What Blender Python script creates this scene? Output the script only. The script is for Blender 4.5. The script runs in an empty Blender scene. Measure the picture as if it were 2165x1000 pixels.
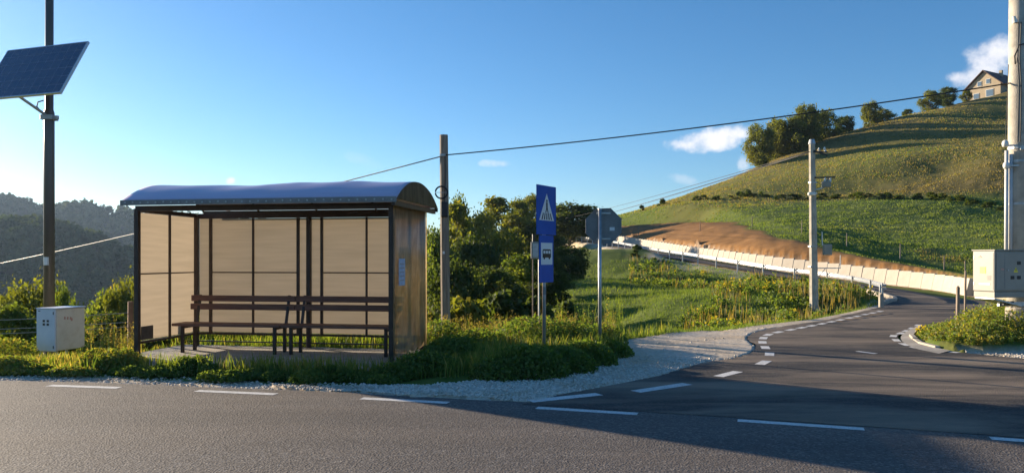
import bpy, bmesh, math, random
import numpy as np
from mathutils import Vector, Matrix
rng = np.random.default_rng(7); random.seed(7)
R = math.radians
S = bpy.context.scene
C = S.collection

# ------------------------------------------------------------------ camera
EYE, F, CX, HY = 1.6, 1600.0, 1082.5, 548.0      # photograph's eye height (m), focal length and principal point (px)
cam = bpy.data.cameras.new('camera'); cam_o = bpy.data.objects.new('camera', cam); C.objects.link(cam_o)
cam_o.location = (0, 0, EYE); cam_o.rotation_euler = (R(90), 0, 0)
cam.sensor_width = 36; cam.lens = 36 * F / 2165; cam.shift_y = 48 / 2165; cam.clip_end = 6000; cam.clip_start = 0.05
S.camera = cam_o
# ------------------------------------------------------------------ sky, sun, exposure
SUN_AZ, SUN_EL = R(-53.5), R(11.5)                 # azimuth clockwise from +Y
sun_dir = Vector((math.sin(SUN_AZ)*math.cos(SUN_EL), math.cos(SUN_AZ)*math.cos(SUN_EL), math.sin(SUN_EL)))
W = bpy.data.worlds.new('World'); S.world = W; W.use_nodes = True
def build_world():
    nt = W.node_tree; N, L = nt.nodes, nt.links; N.clear()
    out = N.new('ShaderNodeOutputWorld'); bg = N.new('ShaderNodeBackground')
    sky = N.new('ShaderNodeTexSky'); sky.sky_type = 'NISHITA'; sky.sun_disc = False
    sky.sun_elevation = SUN_EL; sky.sun_rotation = SUN_AZ
    sky.altitude = 600; sky.air_density = 1.0; sky.dust_density = .4; sky.ozone_density = 4.0
    bg.inputs['Strength'].default_value = 0.052
    hs = N.new('ShaderNodeHueSaturation'); hs.inputs['Saturation'].default_value = 1.14; L.new(sky.outputs[0], hs.inputs['Color']); L.new(hs.outputs[0], bg.inputs[0])
    tc = N.new('ShaderNodeTexCoord'); sep = N.new('ShaderNodeSeparateXYZ'); L.new(tc.outputs['Generated'], sep.inputs[0])
    def m(op, a, b=None, c=None):
        n = N.new('ShaderNodeMath'); n.operation = op
        for i, v in enumerate((a, b, c)):
            if v is None: continue
            if isinstance(v, (int, float)): n.inputs[i].default_value = v
            else: L.new(v, n.inputs[i])
        return n.outputs[0]
    yy = m('MAXIMUM', sep.outputs[1], 0.05)
    u = m('DIVIDE', sep.outputs[0], yy); v = m('DIVIDE', sep.outputs[2], yy)
    no = N.new('ShaderNodeTexNoise'); no.inputs['Scale'].default_value = 34; no.inputs['Detail'].default_value = 7; no.inputs['Roughness'].default_value = .58
    L.new(tc.outputs['Generated'], no.inputs['Vector'])
    n2 = N.new('ShaderNodeTexNoise'); n2.inputs['Scale'].default_value = 11; n2.inputs['Detail'].default_value = 3
    L.new(tc.outputs['Generated'], n2.inputs['Vector'])
    nz = m('ADD', m('MULTIPLY', m('SUBTRACT', no.outputs[0], .5), 3.6), m('MULTIPLY', m('SUBTRACT', n2.outputs[0], .5), 1.6))
    tot = None
    #          px    py    half-w half-h slope density
    for px, py, a, b, sl, k in ((1505, 296, 92, 27, -.14, 1.25), (1550, 284, 52, 20, -.15, 1.25), (1455, 306, 40, 16, 0, 1.0), (1573, 345, 15, 22, 0, .7),
                            (1450, 380, 40, 13, .2, .28), (1042, 346, 44, 10, 0, .5), (486, 383, 13, 9, 0, .9), (765, 340, 40, 16, .3, .12),
                            (2030, 168, 36, 22, .1, .85), (2105, 125, 80, 48, -.3, .9), (2080, 162, 75, 38, -.1, .8)):
        u0, v0 = (px-CX)/F, (HY-py)/F
        du = m('SUBTRACT', u, u0)
        dv = m('SUBTRACT', m('SUBTRACT', v, v0), m('MULTIPLY', du, -sl))
        q = m('ADD', m('POWER', m('DIVIDE', du, a/F), 2), m('POWER', m('DIVIDE', dv, b/F), 2))
        d = m('ADD', m('SUBTRACT', 1.0, q), nz)
        mr = N.new('ShaderNodeMapRange'); mr.interpolation_type = 'SMOOTHSTEP'
        L.new(d, mr.inputs[0]); mr.inputs[1].default_value = -.1; mr.inputs[2].default_value = 1.3; mr.inputs[3].default_value = 0; mr.inputs[4].default_value = min(k, .95)
        fall = N.new('ShaderNodeMapRange'); L.new(q, fall.inputs[0]); fall.inputs[1].default_value = 3.2; fall.inputs[2].default_value = .8
        t = m('MULTIPLY', mr.outputs[0], fall.outputs[0])
        tot = t if tot is None else m('MAXIMUM', tot, t)
    fr = m('GREATER_THAN', sep.outputs[1], .06)
    tot = m('MULTIPLY', tot, fr)
    cb = N.new('ShaderNodeBackground'); cr = N.new('ShaderNodeMixRGB'); L.new(no.outputs[0], cr.inputs[0])
    cr.inputs[1].default_value = (.62, .64, .74, 1); cr.inputs[2].default_value = (1, .97, .95, 1)
    L.new(cr.outputs[0], cb.inputs[0]); cb.inputs[1].default_value = .36
    mx = N.new('ShaderNodeMixShader'); L.new(tot, mx.inputs[0]); L.new(bg.outputs[0], mx.inputs[1]); L.new(cb.outputs[0], mx.inputs[2])
    L.new(mx.outputs[0], out.inputs[0])
build_world()
sl = bpy.data.lights.new('sun', 'SUN'); sl.energy = 3.4; sl.angle = R(.5); sl.color = (1, .83, .61)
sun_o = bpy.data.objects.new('sun', sl); C.objects.link(sun_o); sun_o.location = (-40, 30, 30)
sun_o.rotation_euler = (-sun_dir).to_track_quat('-Z', 'Y').to_euler()
S.view_settings.view_transform = 'Standard'; S.view_settings.look = 'None'; S.view_settings.gamma = 1
S.view_settings.use_curve_mapping = False; S.view_settings.exposure = 1.85
S.cycles.max_bounces = 6; S.cycles.diffuse_bounces = 3; S.cycles.glossy_bounces = 3; S.cycles.transmission_bounces = 5; S.cycles.transparent_max_bounces = 8; S.cycles.volume_bounces = 0

# ------------------------------------------------------------------ helpers
def P(px, py, Y): return ((px-CX)/F*Y, Y, EYE-(py-HY)/F*Y)          # photo pixel + distance -> place
def G(px, py, z=0.0):                                                # photo pixel on level ground
    Y = (EYE-z)*F/(py-HY); return ((px-CX)/F*Y, Y)
def lin(c): return tuple(((v/255+.055)/1.055)**2.4 if v > 10 else v/255/12.92 for v in c)
def tag(o, label=None, cat=None, group=None, kind=None):
    if label: o['label'] = label
    if cat: o['category'] = cat
    if group: o['group'] = group
    if kind: o['kind'] = kind
    return o
def empty(name, loc, rz=0, label=None, cat=None, group=None):
    o = bpy.data.objects.new(name, None); C.objects.link(o); o.location = loc; o.rotation_euler = (0, 0, rz); o.empty_display_size = .2
    return tag(o, label, cat, group)
def link(name, me, mat, parent=None, smooth=False):
    o = bpy.data.objects.new(name, me); C.objects.link(o)
    if mat is not None and not me.materials: me.materials.append(mat)
    if parent is not None: o.parent = parent
    if smooth: me.polygons.foreach_set('use_smooth', [True]*len(me.polygons))
    return o
def copy_tree(o, parent=None):
    c = o.copy(); C.objects.link(c)
    if parent is not None: c.parent = parent
    for ch in list(o.children): copy_tree(ch, c)
    return c
class MB:
    def __init__(s): s.v, s.f = [], []
    def add(s, v, f):
        b = len(s.v); s.v += [tuple(p) for p in v]; s.f += [tuple(i+b for i in q) for q in f]; return s
    def box(s, c, d, rz=0, M=None):
        x, y, z = (k/2 for k in d); Q = M or Matrix.Rotation(rz, 3, 'Z'); c = Vector(c)
        v = [c+Q@Vector(p) for p in ((-x,-y,-z),(x,-y,-z),(x,y,-z),(-x,y,-z),(-x,-y,z),(x,-y,z),(x,y,z),(-x,y,z))]
        return s.add(v, [(3,2,1,0),(4,5,6,7),(0,1,5,4),(1,2,6,5),(2,3,7,6),(3,0,4,7)])
    def bar(s, a, b, w, h, up=(0,0,1)):
        a, b = Vector(a), Vector(b); d = (b-a); z = d.normalized(); x = z.cross(Vector(up))
        if x.length < 1e-4: x = Vector((1,0,0))
        x.normalize(); y = x.cross(z)
        M = Matrix((x, z, y)).transposed()
        return s.box((a+b)/2, (w, d.length, h), M=M)
    def tube(s, pts, r, n=8, cap=True):
        pts = [Vector(p) for p in pts]; rs = r if isinstance(r, (list, tuple)) else [r]*len(pts)
        v, f = [], []; ref = Vector((0,0,1)) if abs((pts[-1]-pts[0]).normalized().z) < .9 else Vector((1,0,0))
        for i, p in enumerate(pts):
            t = (pts[min(i+1, len(pts)-1)]-pts[max(i-1, 0)]).normalized(); x = t.cross(ref).normalized(); y = t.cross(x)
            for k in range(n):
                a = 2*math.pi*k/n; v.append(p+(x*math.cos(a)+y*math.sin(a))*rs[i])
        for i in range(len(pts)-1):
            for k in range(n):
                f.append((i*n+k, i*n+(k+1)%n, (i+1)*n+(k+1)%n, (i+1)*n+k))
        if cap: f.append(tuple(range(n))); f.append(tuple((len(pts)-1)*n+k for k in reversed(range(n))))
        return s.add(v, f)
    def prism(s, poly, a, b):          # polygon of 3-D points swept by vector (b-a)
        d = Vector(b)-Vector(a); n = len(poly)
        v = [Vector(p) for p in poly]+[Vector(p)+d for p in poly]
        return s.add(v, [tuple(range(n)), tuple(reversed(range(n, 2*n)))]+[(i, i+n, (i+1)%n+n, (i+1)%n) for i in range(n)])
    def mesh(s, name, bevel=0):
        me = bpy.data.meshes.new(name); me.from_pydata(s.v, [], s.f); me.update()
        bm = bmesh.new(); bm.from_mesh(me); bmesh.ops.recalc_face_normals(bm, faces=bm.faces[:])
        if bevel: bmesh.ops.bevel(bm, geom=bm.edges[:], offset=bevel, segments=1, affect='EDGES')
        bm.to_mesh(me); bm.free(); return me
    def build(s, name, mat, parent=None, smooth=False, bevel=0):
        return link(name, s.mesh(name, bevel), mat, parent, smooth)
def npmesh(name, V, Fc, n, attr=None):
    """V (k,3), Fc (m,n) int faces of n corners"""
    me = bpy.data.meshes.new(name); V = np.asarray(V, np.float32); Fc = np.asarray(Fc, np.int32)
    me.vertices.add(len(V)); me.vertices.foreach_set('co', V.ravel())
    me.loops.add(Fc.size); me.loops.foreach_set('vertex_index', Fc.ravel())
    me.polygons.add(len(Fc)); me.polygons.foreach_set('loop_start', np.arange(0, Fc.size, n, dtype=np.int32))
    me.update(calc_edges=True)
    if attr is not None:
        for k, a in attr.items():
            dom = 'FACE' if len(a) == len(Fc) else 'POINT'
            t = me.attributes.new(k, 'FLOAT', dom); t.data.foreach_set('value', np.asarray(a, np.float32))
    return me
def sstep(a, b, x):
    t = np.clip((x-a)/(b-a), 0, 1); return t*t*(3-2*t)
def vnoise(x, y, seed=0):
    xi = np.floor(x).astype(np.int64); yi = np.floor(y).astype(np.int64); xf = x-xi; yf = y-yi
    def h(a, b):
        n = (a*374761393+b*668265263+seed*1442695041) & 0xffffffff
        n = ((n ^ (n >> 13))*1274126177) & 0xffffffff
        return ((n ^ (n >> 16)) & 0xffff)/65535.0
    xf = xf*xf*(3-2*xf); yf = yf*yf*(3-2*yf)
    return (h(xi,yi)*(1-xf)+h(xi+1,yi)*xf)*(1-yf)+(h(xi,yi+1)*(1-xf)+h(xi+1,yi+1)*xf)*yf
def fbm(x, y, s=1.0, o=4, seed=0):
    r = 0; a = .5
    for k in range(o): r = r+a*vnoise(x*s, y*s, seed+k); s *= 2.03; a *= .5
    return r                                     # about 0..0.95, mean .47
def catmull(pts, n):
    p = np.asarray(pts, float); p = np.vstack([2*p[0]-p[1], p, 2*p[-1]-p[-2]]); out = []
    for i in range(1, len(p)-2):
        t = np.linspace(0, 1, n, endpoint=False)[:, None]
        a, b, c, d = p[i-1], p[i], p[i+1], p[i+2]
        out.append(.5*((2*b)+(c-a)*t+(2*a-5*b+4*c-d)*t*t+(3*b-a-3*c+d)*t**3))
    out.append(p[-2][None]); return np.vstack(out)
def in_poly(x, y, poly):
    ins = np.zeros(x.shape, bool); n = len(poly); j = n-1
    for i in range(n):
        xi, yi = poly[i]; xj, yj = poly[j]
        c = ((yi > y) != (yj > y)) & (x < (xj-xi)*(y-yi)/((yj-yi)+1e-12)+xi)
        ins ^= c; j = i
    return ins
def resample(pts, step):
    p = np.asarray(pts, float); d = np.r_[0, np.cumsum(np.linalg.norm(np.diff(p, axis=0), axis=1))]
    s = np.arange(0, d[-1], step); return np.stack([np.interp(s, d, p[:, k]) for k in range(p.shape[1])], 1)

# ------------------------------------------------------------------ materials
def mat(name, c1, c2=None, scale=8, rough=.7, bump=0, bscale=None, metal=0, spec=.5, detail=4, lo=.35, hi=.65, stretch=None, c3=None, s3=60, f3=.35, coat=0):
    m = bpy.data.materials.new(name); m.use_nodes = True; nt = m.node_tree; N, L = nt.nodes, nt.links
    b = N['Principled BSDF']; b.inputs['Roughness'].default_value = rough; b.inputs['Metallic'].default_value = metal
    b.inputs['Specular IOR Level'].default_value = spec; b.inputs['Coat Weight'].default_value = coat
    b.inputs['Base Color'].default_value = (*c1, 1)
    tc = N.new('ShaderNodeTexCoord'); vec = tc.outputs['Object']
    if stretch:
        mp = N.new('ShaderNodeMapping'); mp.inputs['Scale'].default_value = stretch; L.new(vec, mp.inputs[0]); vec = mp.outputs[0]
    col = None
    if c2 is not None:
        n = N.new('ShaderNodeTexNoise'); n.inputs['Scale'].default_value = scale; n.inputs['Detail'].default_value = detail; n.inputs['Roughness'].default_value = .6
        L.new(vec, n.inputs['Vector'])
        r = N.new('ShaderNodeMapRange'); r.inputs[1].default_value = lo; r.inputs[2].default_value = hi; L.new(n.outputs[0], r.inputs[0])
        x = N.new('ShaderNodeMixRGB'); L.new(r.outputs[0], x.inputs[0]); x.inputs[1].default_value = (*c1, 1); x.inputs[2].default_value = (*c2, 1); col = x.outputs[0]
        if c3 is not None:
            n3 = N.new('ShaderNodeTexNoise'); n3.inputs['Scale'].default_value = s3; n3.inputs['Detail'].default_value = 3; L.new(vec, n3.inputs['Vector'])
            r3 = N.new('ShaderNodeMapRange'); r3.inputs[1].default_value = .5; r3.inputs[2].default_value = .72; r3.inputs[4].default_value = f3; L.new(n3.outputs[0], r3.inputs[0])
            x3 = N.new('ShaderNodeMixRGB'); L.new(r3.outputs[0], x3.inputs[0]); L.new(col, x3.inputs[1]); x3.inputs[2].default_value = (*c3, 1); col = x3.outputs[0]
        L.new(col, b.inputs['Base Color'])
    if bump:
        bn = N.new('ShaderNodeTexNoise'); bn.inputs['Scale'].default_value = bscale or scale*3; bn.inputs['Detail'].default_value = 5; L.new(vec, bn.inputs['Vector'])
        bp = N.new('ShaderNodeBump'); bp.inputs['Strength'].default_value = bump; bp.inputs['Distance'].default_value = .02
        L.new(bn.outputs[0], bp.inputs['Height']); L.new(bp.outputs[0], b.inputs['Normal'])
    return m
def leaf_mat(name, c1, c2, c3=None, trans=.45, rough=.6):
    """leaf / blade: colour picked by the per-face value v; light passes through"""
    m = bpy.data.materials.new(name); m.use_nodes = True; nt = m.node_tree; N, L = nt.nodes, nt.links
    N.remove(N['Principled BSDF']); out = N['Material Output']
    a = N.new('ShaderNodeAttribute'); a.attribute_name = 'v'
    cr = N.new('ShaderNodeValToRGB'); e = cr.color_ramp.elements
    e[0].position = 0; e[0].color = (*c1, 1); e[1].position = .75 if c3 else 1; e[1].color = (*c2, 1)
    if c3: k = e.new(1.0); k.color = (*c3, 1)
    L.new(a.outputs['Fac'], cr.inputs[0])
    d = N.new('ShaderNodeBsdfDiffuse'); t = N.new('ShaderNodeBsdfTranslucent'); x = N.new('ShaderNodeMixShader'); x.inputs[0].default_value = trans
    br = N.new('ShaderNodeMixRGB'); br.blend_type = 'MULTIPLY'; br.inputs[0].default_value = 1; br.inputs[2].default_value = (1.9, 1.75, .6, 1)
    L.new(cr.outputs[0], br.inputs[1]); L.new(cr.outputs[0], d.inputs[0]); L.new(br.outputs[0], t.inputs[0])
    g = N.new('ShaderNodeBsdfGlossy'); g.inputs['Roughness'].default_value = rough; g.inputs[0].default_value = (.5, .5, .5, 1)
    y = N.new('ShaderNodeMixShader'); y.inputs[0].default_value = .04
    L.new(d.outputs[0], x.inputs[1]); L.new(t.outputs[0], x.inputs[2]); L.new(x.outputs[0], y.inputs[1]); L.new(g.outputs[0], y.inputs[2]); L.new(y.outputs[0], out.inputs[0])
    return m
def sheet_mat(name, col, dif, trans=.6, clear=.0, gloss=.08, rough=.25, streak=True, stain=0):
    """cloudy twin-wall plastic sheet: part diffuse, part translucent, a thin gloss"""
    m = bpy.data.materials.new(name); m.use_nodes = True; nt = m.node_tree; N, L = nt.nodes, nt.links
    N.remove(N['Principled BSDF']); out = N['Material Output']
    tc = N.new('ShaderNodeTexCoord'); mp = N.new('ShaderNodeMapping'); mp.inputs['Scale'].default_value = (.7, .7, 11); L.new(tc.outputs['Object'], mp.inputs[0])
    n = N.new('ShaderNodeTexNoise'); n.inputs['Scale'].default_value = 1.6; n.inputs['Detail'].default_value = 5; L.new(mp.outputs[0], n.inputs['Vector'])
    r = N.new('ShaderNodeMapRange'); r.inputs[1].default_value = .3; r.inputs[2].default_value = .7; r.inputs[3].default_value = .93; r.inputs[4].default_value = 1.05; L.new(n.outputs[0], r.inputs[0])
    fac = r.outputs[0]
    if stain:
        mp2 = N.new('ShaderNodeMapping'); mp2.inputs['Scale'].default_value = (3, 3, .9); L.new(tc.outputs['Object'], mp2.inputs[0])
        n2 = N.new('ShaderNodeTexNoise'); n2.inputs['Scale'].default_value = 2.2; n2.inputs['Detail'].default_value = 6; n2.inputs['Distortion'].default_value = .8; L.new(mp2.outputs[0], n2.inputs['Vector'])
        r2 = N.new('ShaderNodeMapRange'); r2.inputs[1].default_value = .42; r2.inputs[2].default_value = .62; r2.inputs[3].default_value = 1.0-stain; r2.inputs[4].default_value = 1.15; L.new(n2.outputs[0], r2.inputs[0])
        mm = N.new('ShaderNodeMath'); mm.operation = 'MULTIPLY'; L.new(fac, mm.inputs[0]); L.new(r2.outputs[0], mm.inputs[1]); fac = mm.outputs[0]
    def tint(c):
        x = N.new('ShaderNodeVectorMath'); x.operation = 'SCALE'; x.inputs[0].default_value = c; L.new(fac, x.inputs['Scale']); return x.outputs[0]
    d = N.new('ShaderNodeBsdfDiffuse'); t = N.new('ShaderNodeBsdfTranslucent'); L.new(tint(dif), d.inputs[0]); L.new(tint(col), t.inputs[0])
    x = N.new('ShaderNodeMixShader'); x.inputs[0].default_value = trans; L.new(d.outputs[0], x.inputs[1]); L.new(t.outputs[0], x.inputs[2]); last = x.outputs[0]
    if clear:
        tr = N.new('ShaderNodeBsdfTransparent'); tr.inputs[0].default_value = (*col, 1)
        z = N.new('ShaderNodeMixShader'); z.inputs[0].default_value = clear; L.new(last, z.inputs[1]); L.new(tr.outputs[0], z.inputs[2]); last = z.outputs[0]
    g = N.new('ShaderNodeBsdfGlossy'); g.inputs['Roughness'].default_value = rough
    y = N.new('ShaderNodeMixShader'); y.inputs[0].default_value = gloss
    fr = N.new('ShaderNodeLayerWeight'); fr.inputs[0].default_value = .25
    ma = N.new('ShaderNodeMath'); ma.operation = 'MULTIPLY_ADD'; ma.inputs[1].default_value = .5; ma.inputs[2].default_value = gloss; L.new(fr.outputs['Fresnel'], ma.inputs[0]); L.new(ma.outputs[0], y.inputs[0])
    L.new(last, y.inputs[1]); L.new(g.outputs[0], y.inputs[2]); L.new(y.outputs[0], out.inputs[0])
    return m
M = {}
M['brown_steel'] = mat('brown_painted_steel', (.035, .018, .014), (.055, .03, .022), 6, .45, .1, 60)
M['bench_wood'] = mat('bench_wood', (.15, .055, .033), (.23, .095, .058), 5, .5, .3, 40, stretch=(.4, 6, 6))
M['sheet'] = sheet_mat('amber_sheet', (.60, .545, .475), (.36, .34, .315), .74, .06, .03)
M['sheet_end'] = sheet_mat('stained_bronze_sheet', (.95, .80, .58), (.62, .49, .33), .5, .66, .02, .3, stain=.42)
M['roof_sheet'] = sheet_mat('bronze_roof_sky_sheen', (.30, .22, .14), (.70, .56, .70), .12, 0, .14, .2)  # bronze sheet; lilac diffuse colour paints in the sky reflected on the roof
M['arch'] = sheet_mat('dark_arch_sheet', (.3, .22, .15), (.115, .09, .07), .4, 0, .04, .25, stain=.3)
M['galv'] = mat('galvanised_steel', (.36, .37, .38), (.48, .49, .5), 12, .42, .05, 80, metal=.6)
M['alu'] = mat('aluminium', (.55, .56, .57), (.62, .62, .63), 20, .35, metal=.8)
M['pole_paint'] = mat('dark_pole_paint', (.10, .085, .075), (.15, .125, .11), 3, .38, .05, 60, stretch=(1, 1, .2))
M['concrete'] = mat('pole_concrete', (.38, .34, .28), (.52, .47, .39), 3, .9, .35, 50, c3=(.22, .20, .17), s3=5, f3=.5)
M['slab'] = mat('slab_concrete', (.30, .27, .23), (.42, .38, .33), 1.6, .9, .3, 40, c3=(.2, .17, .13), s3=4, f3=.5)
M['wall_conc'] = mat('wall_concrete', (.42, .37, .30), (.52, .46, .38), 1.2, .9, .25, 25, c3=(.42, .37, .3), s3=3, f3=.4)
M['kerb'] = mat('kerb_concrete', (.38, .33, .26), (.48, .42, .34), 3, .9, .3, 40)
M['wood'] = mat('weathered_wood', (.20, .15, .11), (.34, .27, .21), 3, .85, .5, 30, stretch=(6, 6, .5))
M['rust_wood'] = mat('reddish_post_wood', (.24, .12, .07), (.36, .2, .12), 6, .85, .4, 30)
M['black'] = mat('black_plastic', (.015, .015, .017), rough=.5)
M['cable'] = mat('cable_black', (.02, .02, .022), rough=.6)
M['wire'] = mat('bright_wire', (.34, .31, .26), rough=.5)
M['white_paint'] = mat('road_paint', (.74, .72, .68), (.58, .56, .52), 9, .75, .2, 120, lo=.45, hi=.75, c3=(.2, .19, .18), s3=38, f3=.55)
M['cab_white'] = mat('cabinet_white', (.62, .66, .74), (.7, .73, .8), 2, .4)
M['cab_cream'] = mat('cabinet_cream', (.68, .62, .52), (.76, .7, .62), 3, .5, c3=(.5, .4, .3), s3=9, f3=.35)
M['cab_grey'] = mat('cabinet_grey', (.26, .25, .21), (.31, .295, .25), 2, .5)
M['sign_blue'] = mat('sign_blue', (.006, .085, .40), (.008, .10, .46), 3, .5, spec=.25)
M['sign_white'] = mat('sign_white', (.78, .78, .78), rough=.4)
M['sign_back'] = mat('sign_back', (.20, .20, .20), (.26, .26, .26), 5, .55, spec=.3)
M['yellow'] = mat('yellow_sticker', (.85, .72, .06), rough=.5)
M['red_print'] = mat('faded_red_print', (.55, .3, .24), rough=.6)
M['porcelain'] = mat('white_porcelain', (.75, .74, .7), rough=.25)
M['solar_cell'] = mat('solar_cell', (.012, .016, .05), (.02, .028, .075), 30, .18, coat=.6)
M['solar_line'] = mat('solar_line', (.30, .31, .36), rough=.4)
M['grey_plastic'] = mat('grey_plastic_pipe', (.52, .52, .52), (.6, .6, .6), 6, .5)
M['house_wall'] = mat('house_render', (.36, .29, .20), (.43, .35, .25), .8, .9, .2, 20)
M['house_roof'] = mat('house_roof', (.07, .04, .035), (.1, .06, .05), 2, .7)
M['house_glass'] = mat('house_glass', (.12, .17, .23), rough=.08, spec=.8)
M['house_frame'] = mat('window_frame', (.6, .58, .54), rough=.5)
M['paper'] = mat('notice_paper', (.42, .47, .62), (.62, .66, .76), 14, .7)
M['trunk'] = mat('bark', (.11, .085, .06), (.2, .16, .12), 8, .9, .5, 40, stretch=(2, 2, .5))
M['birch_bark'] = mat('pale_bark', (.3, .28, .24), (.45, .42, .37), 8, .9, .4, 30)
M['board'] = mat('brown_board', (.09, .055, .035), (.14, .09, .06), 6, .8)

def asphalt(name, c1, c2, speck, sc, dust=None, fac=.35):
    m = bpy.data.materials.new(name); m.use_nodes = True; nt = m.node_tree; N, L = nt.nodes, nt.links; b = N['Principled BSDF']
    b.inputs['Roughness'].default_value = .82; b.inputs['Specular IOR Level'].default_value = .35
    tc = N.new('ShaderNodeTexCoord'); o = tc.outputs['Object']
    def noise(s, d=4, st=None, dist=0):
        v = o
        if st: mp = N.new('ShaderNodeMapping'); mp.inputs['Scale'].default_value = st[0]; mp.inputs['Rotation'].default_value = (0, 0, st[1]); L.new(o, mp.inputs[0]); v = mp.outputs[0]
        n = N.new('ShaderNodeTexNoise'); n.inputs['Scale'].default_value = s; n.inputs['Detail'].default_value = d; n.inputs['Distortion'].default_value = dist; n.inputs['Roughness'].default_value = .6; L.new(v, n.inputs['Vector']); return n.outputs[0]
    def ramp(x, a, bb, c=0., d=1.):
        r = N.new('ShaderNodeMapRange'); r.inputs[1].default_value = a; r.inputs[2].default_value = bb; r.inputs[3].default_value = c; r.inputs[4].default_value = d; L.new(x, r.inputs[0]); return r.outputs[0]
    def mixc(f, a, bb):
        x = N.new('ShaderNodeMixRGB'); L.new(f, x.inputs[0])
        for i, v in ((1, a), (2, bb)):
            if isinstance(v, tuple): x.inputs[i].default_value = (*v, 1)
            else: L.new(v, x.inputs[i])
        return x.outputs[0]
    col = mixc(ramp(noise(.45, 5), .35, .65), c1, c2)
    vo = N.new('ShaderNodeTexVoronoi'); vo.inputs['Scale'].default_value = sc; L.new(o, vo.inputs['Vector'])
    sp = N.new('ShaderNodeSeparateColor'); L.new(vo.outputs['Color'], sp.inputs[0])
    col = mixc(ramp(sp.outputs[0], .55, 1, 0, .8), col, speck)
    col = mixc(ramp(sp.outputs[1], .6, 1, 0, .75), col, tuple(k*.35 for k in c1))
    if dust:
        col = mixc(ramp(noise(.5, 6, ((.55, 1.6, 1), -.75), .6), .42, .60, 0, fac), col, dust)
        col = mixc(ramp(noise(2.2, 5, ((.25, 1.6, 1), -.75), .4), .5, .7, 0, fac*.6), col, dust)
    # wheel tracks and a few hairline cracks
    col = mixc(ramp(noise(.9, 3, ((.06, 1.0, 1), .26)), .45, .62, 0, .38), col, tuple(k*.62 for k in c1))
    cv = N.new('ShaderNodeTexVoronoi'); cv.feature = 'DISTANCE_TO_EDGE'; cv.inputs['Scale'].default_value = .42
    wv = N.new('ShaderNodeVectorMath'); wv.operation = 'ADD'; nn_ = N.new('ShaderNodeTexNoise'); nn_.inputs['Scale'].default_value = 1.7; nn_.inputs['Detail'].default_value = 6; L.new(o, nn_.inputs['Vector']); L.new(o, wv.inputs[0]); L.new(nn_.outputs['Color'], wv.inputs[1]); L.new(wv.outputs[0], cv.inputs['Vector'])
    ck = N.new('ShaderNodeMath'); ck.operation = 'MULTIPLY'; L.new(ramp(cv.outputs['Distance'], 0, .010, .6, 0), ck.inputs[0]); L.new(ramp(noise(.22, 3), .52, .6), ck.inputs[1])
    col = mixc(ck.outputs[0], col, tuple(k*.3 for k in c1))
    L.new(col, b.inputs['Base Color'])
    bp = N.new('ShaderNodeBump'); bp.inputs['Strength'].default_value = .6; bp.inputs['Distance'].default_value = .008
    ad = N.new('ShaderNodeMath'); ad.operation = 'ADD'; L.new(vo.outputs['Distance'], ad.inputs[0]); L.new(noise(sc*1.3, 3), ad.inputs[1])
    L.new(ad.outputs[0], bp.inputs['Height']); L.new(bp.outputs[0], b.inputs['Normal'])
    return m
M['asphalt_old'] = asphalt('old_asphalt', (.098, .083, .074), (.128, .110, .098), (.28, .25, .22), 52, (.165, .13, .10), .35)
M['asphalt_new'] = asphalt('new_asphalt', (.040, .034, .032), (.054, .047, .042), (.11, .098, .085), 60, (.25, .19, .135), .95)

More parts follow.
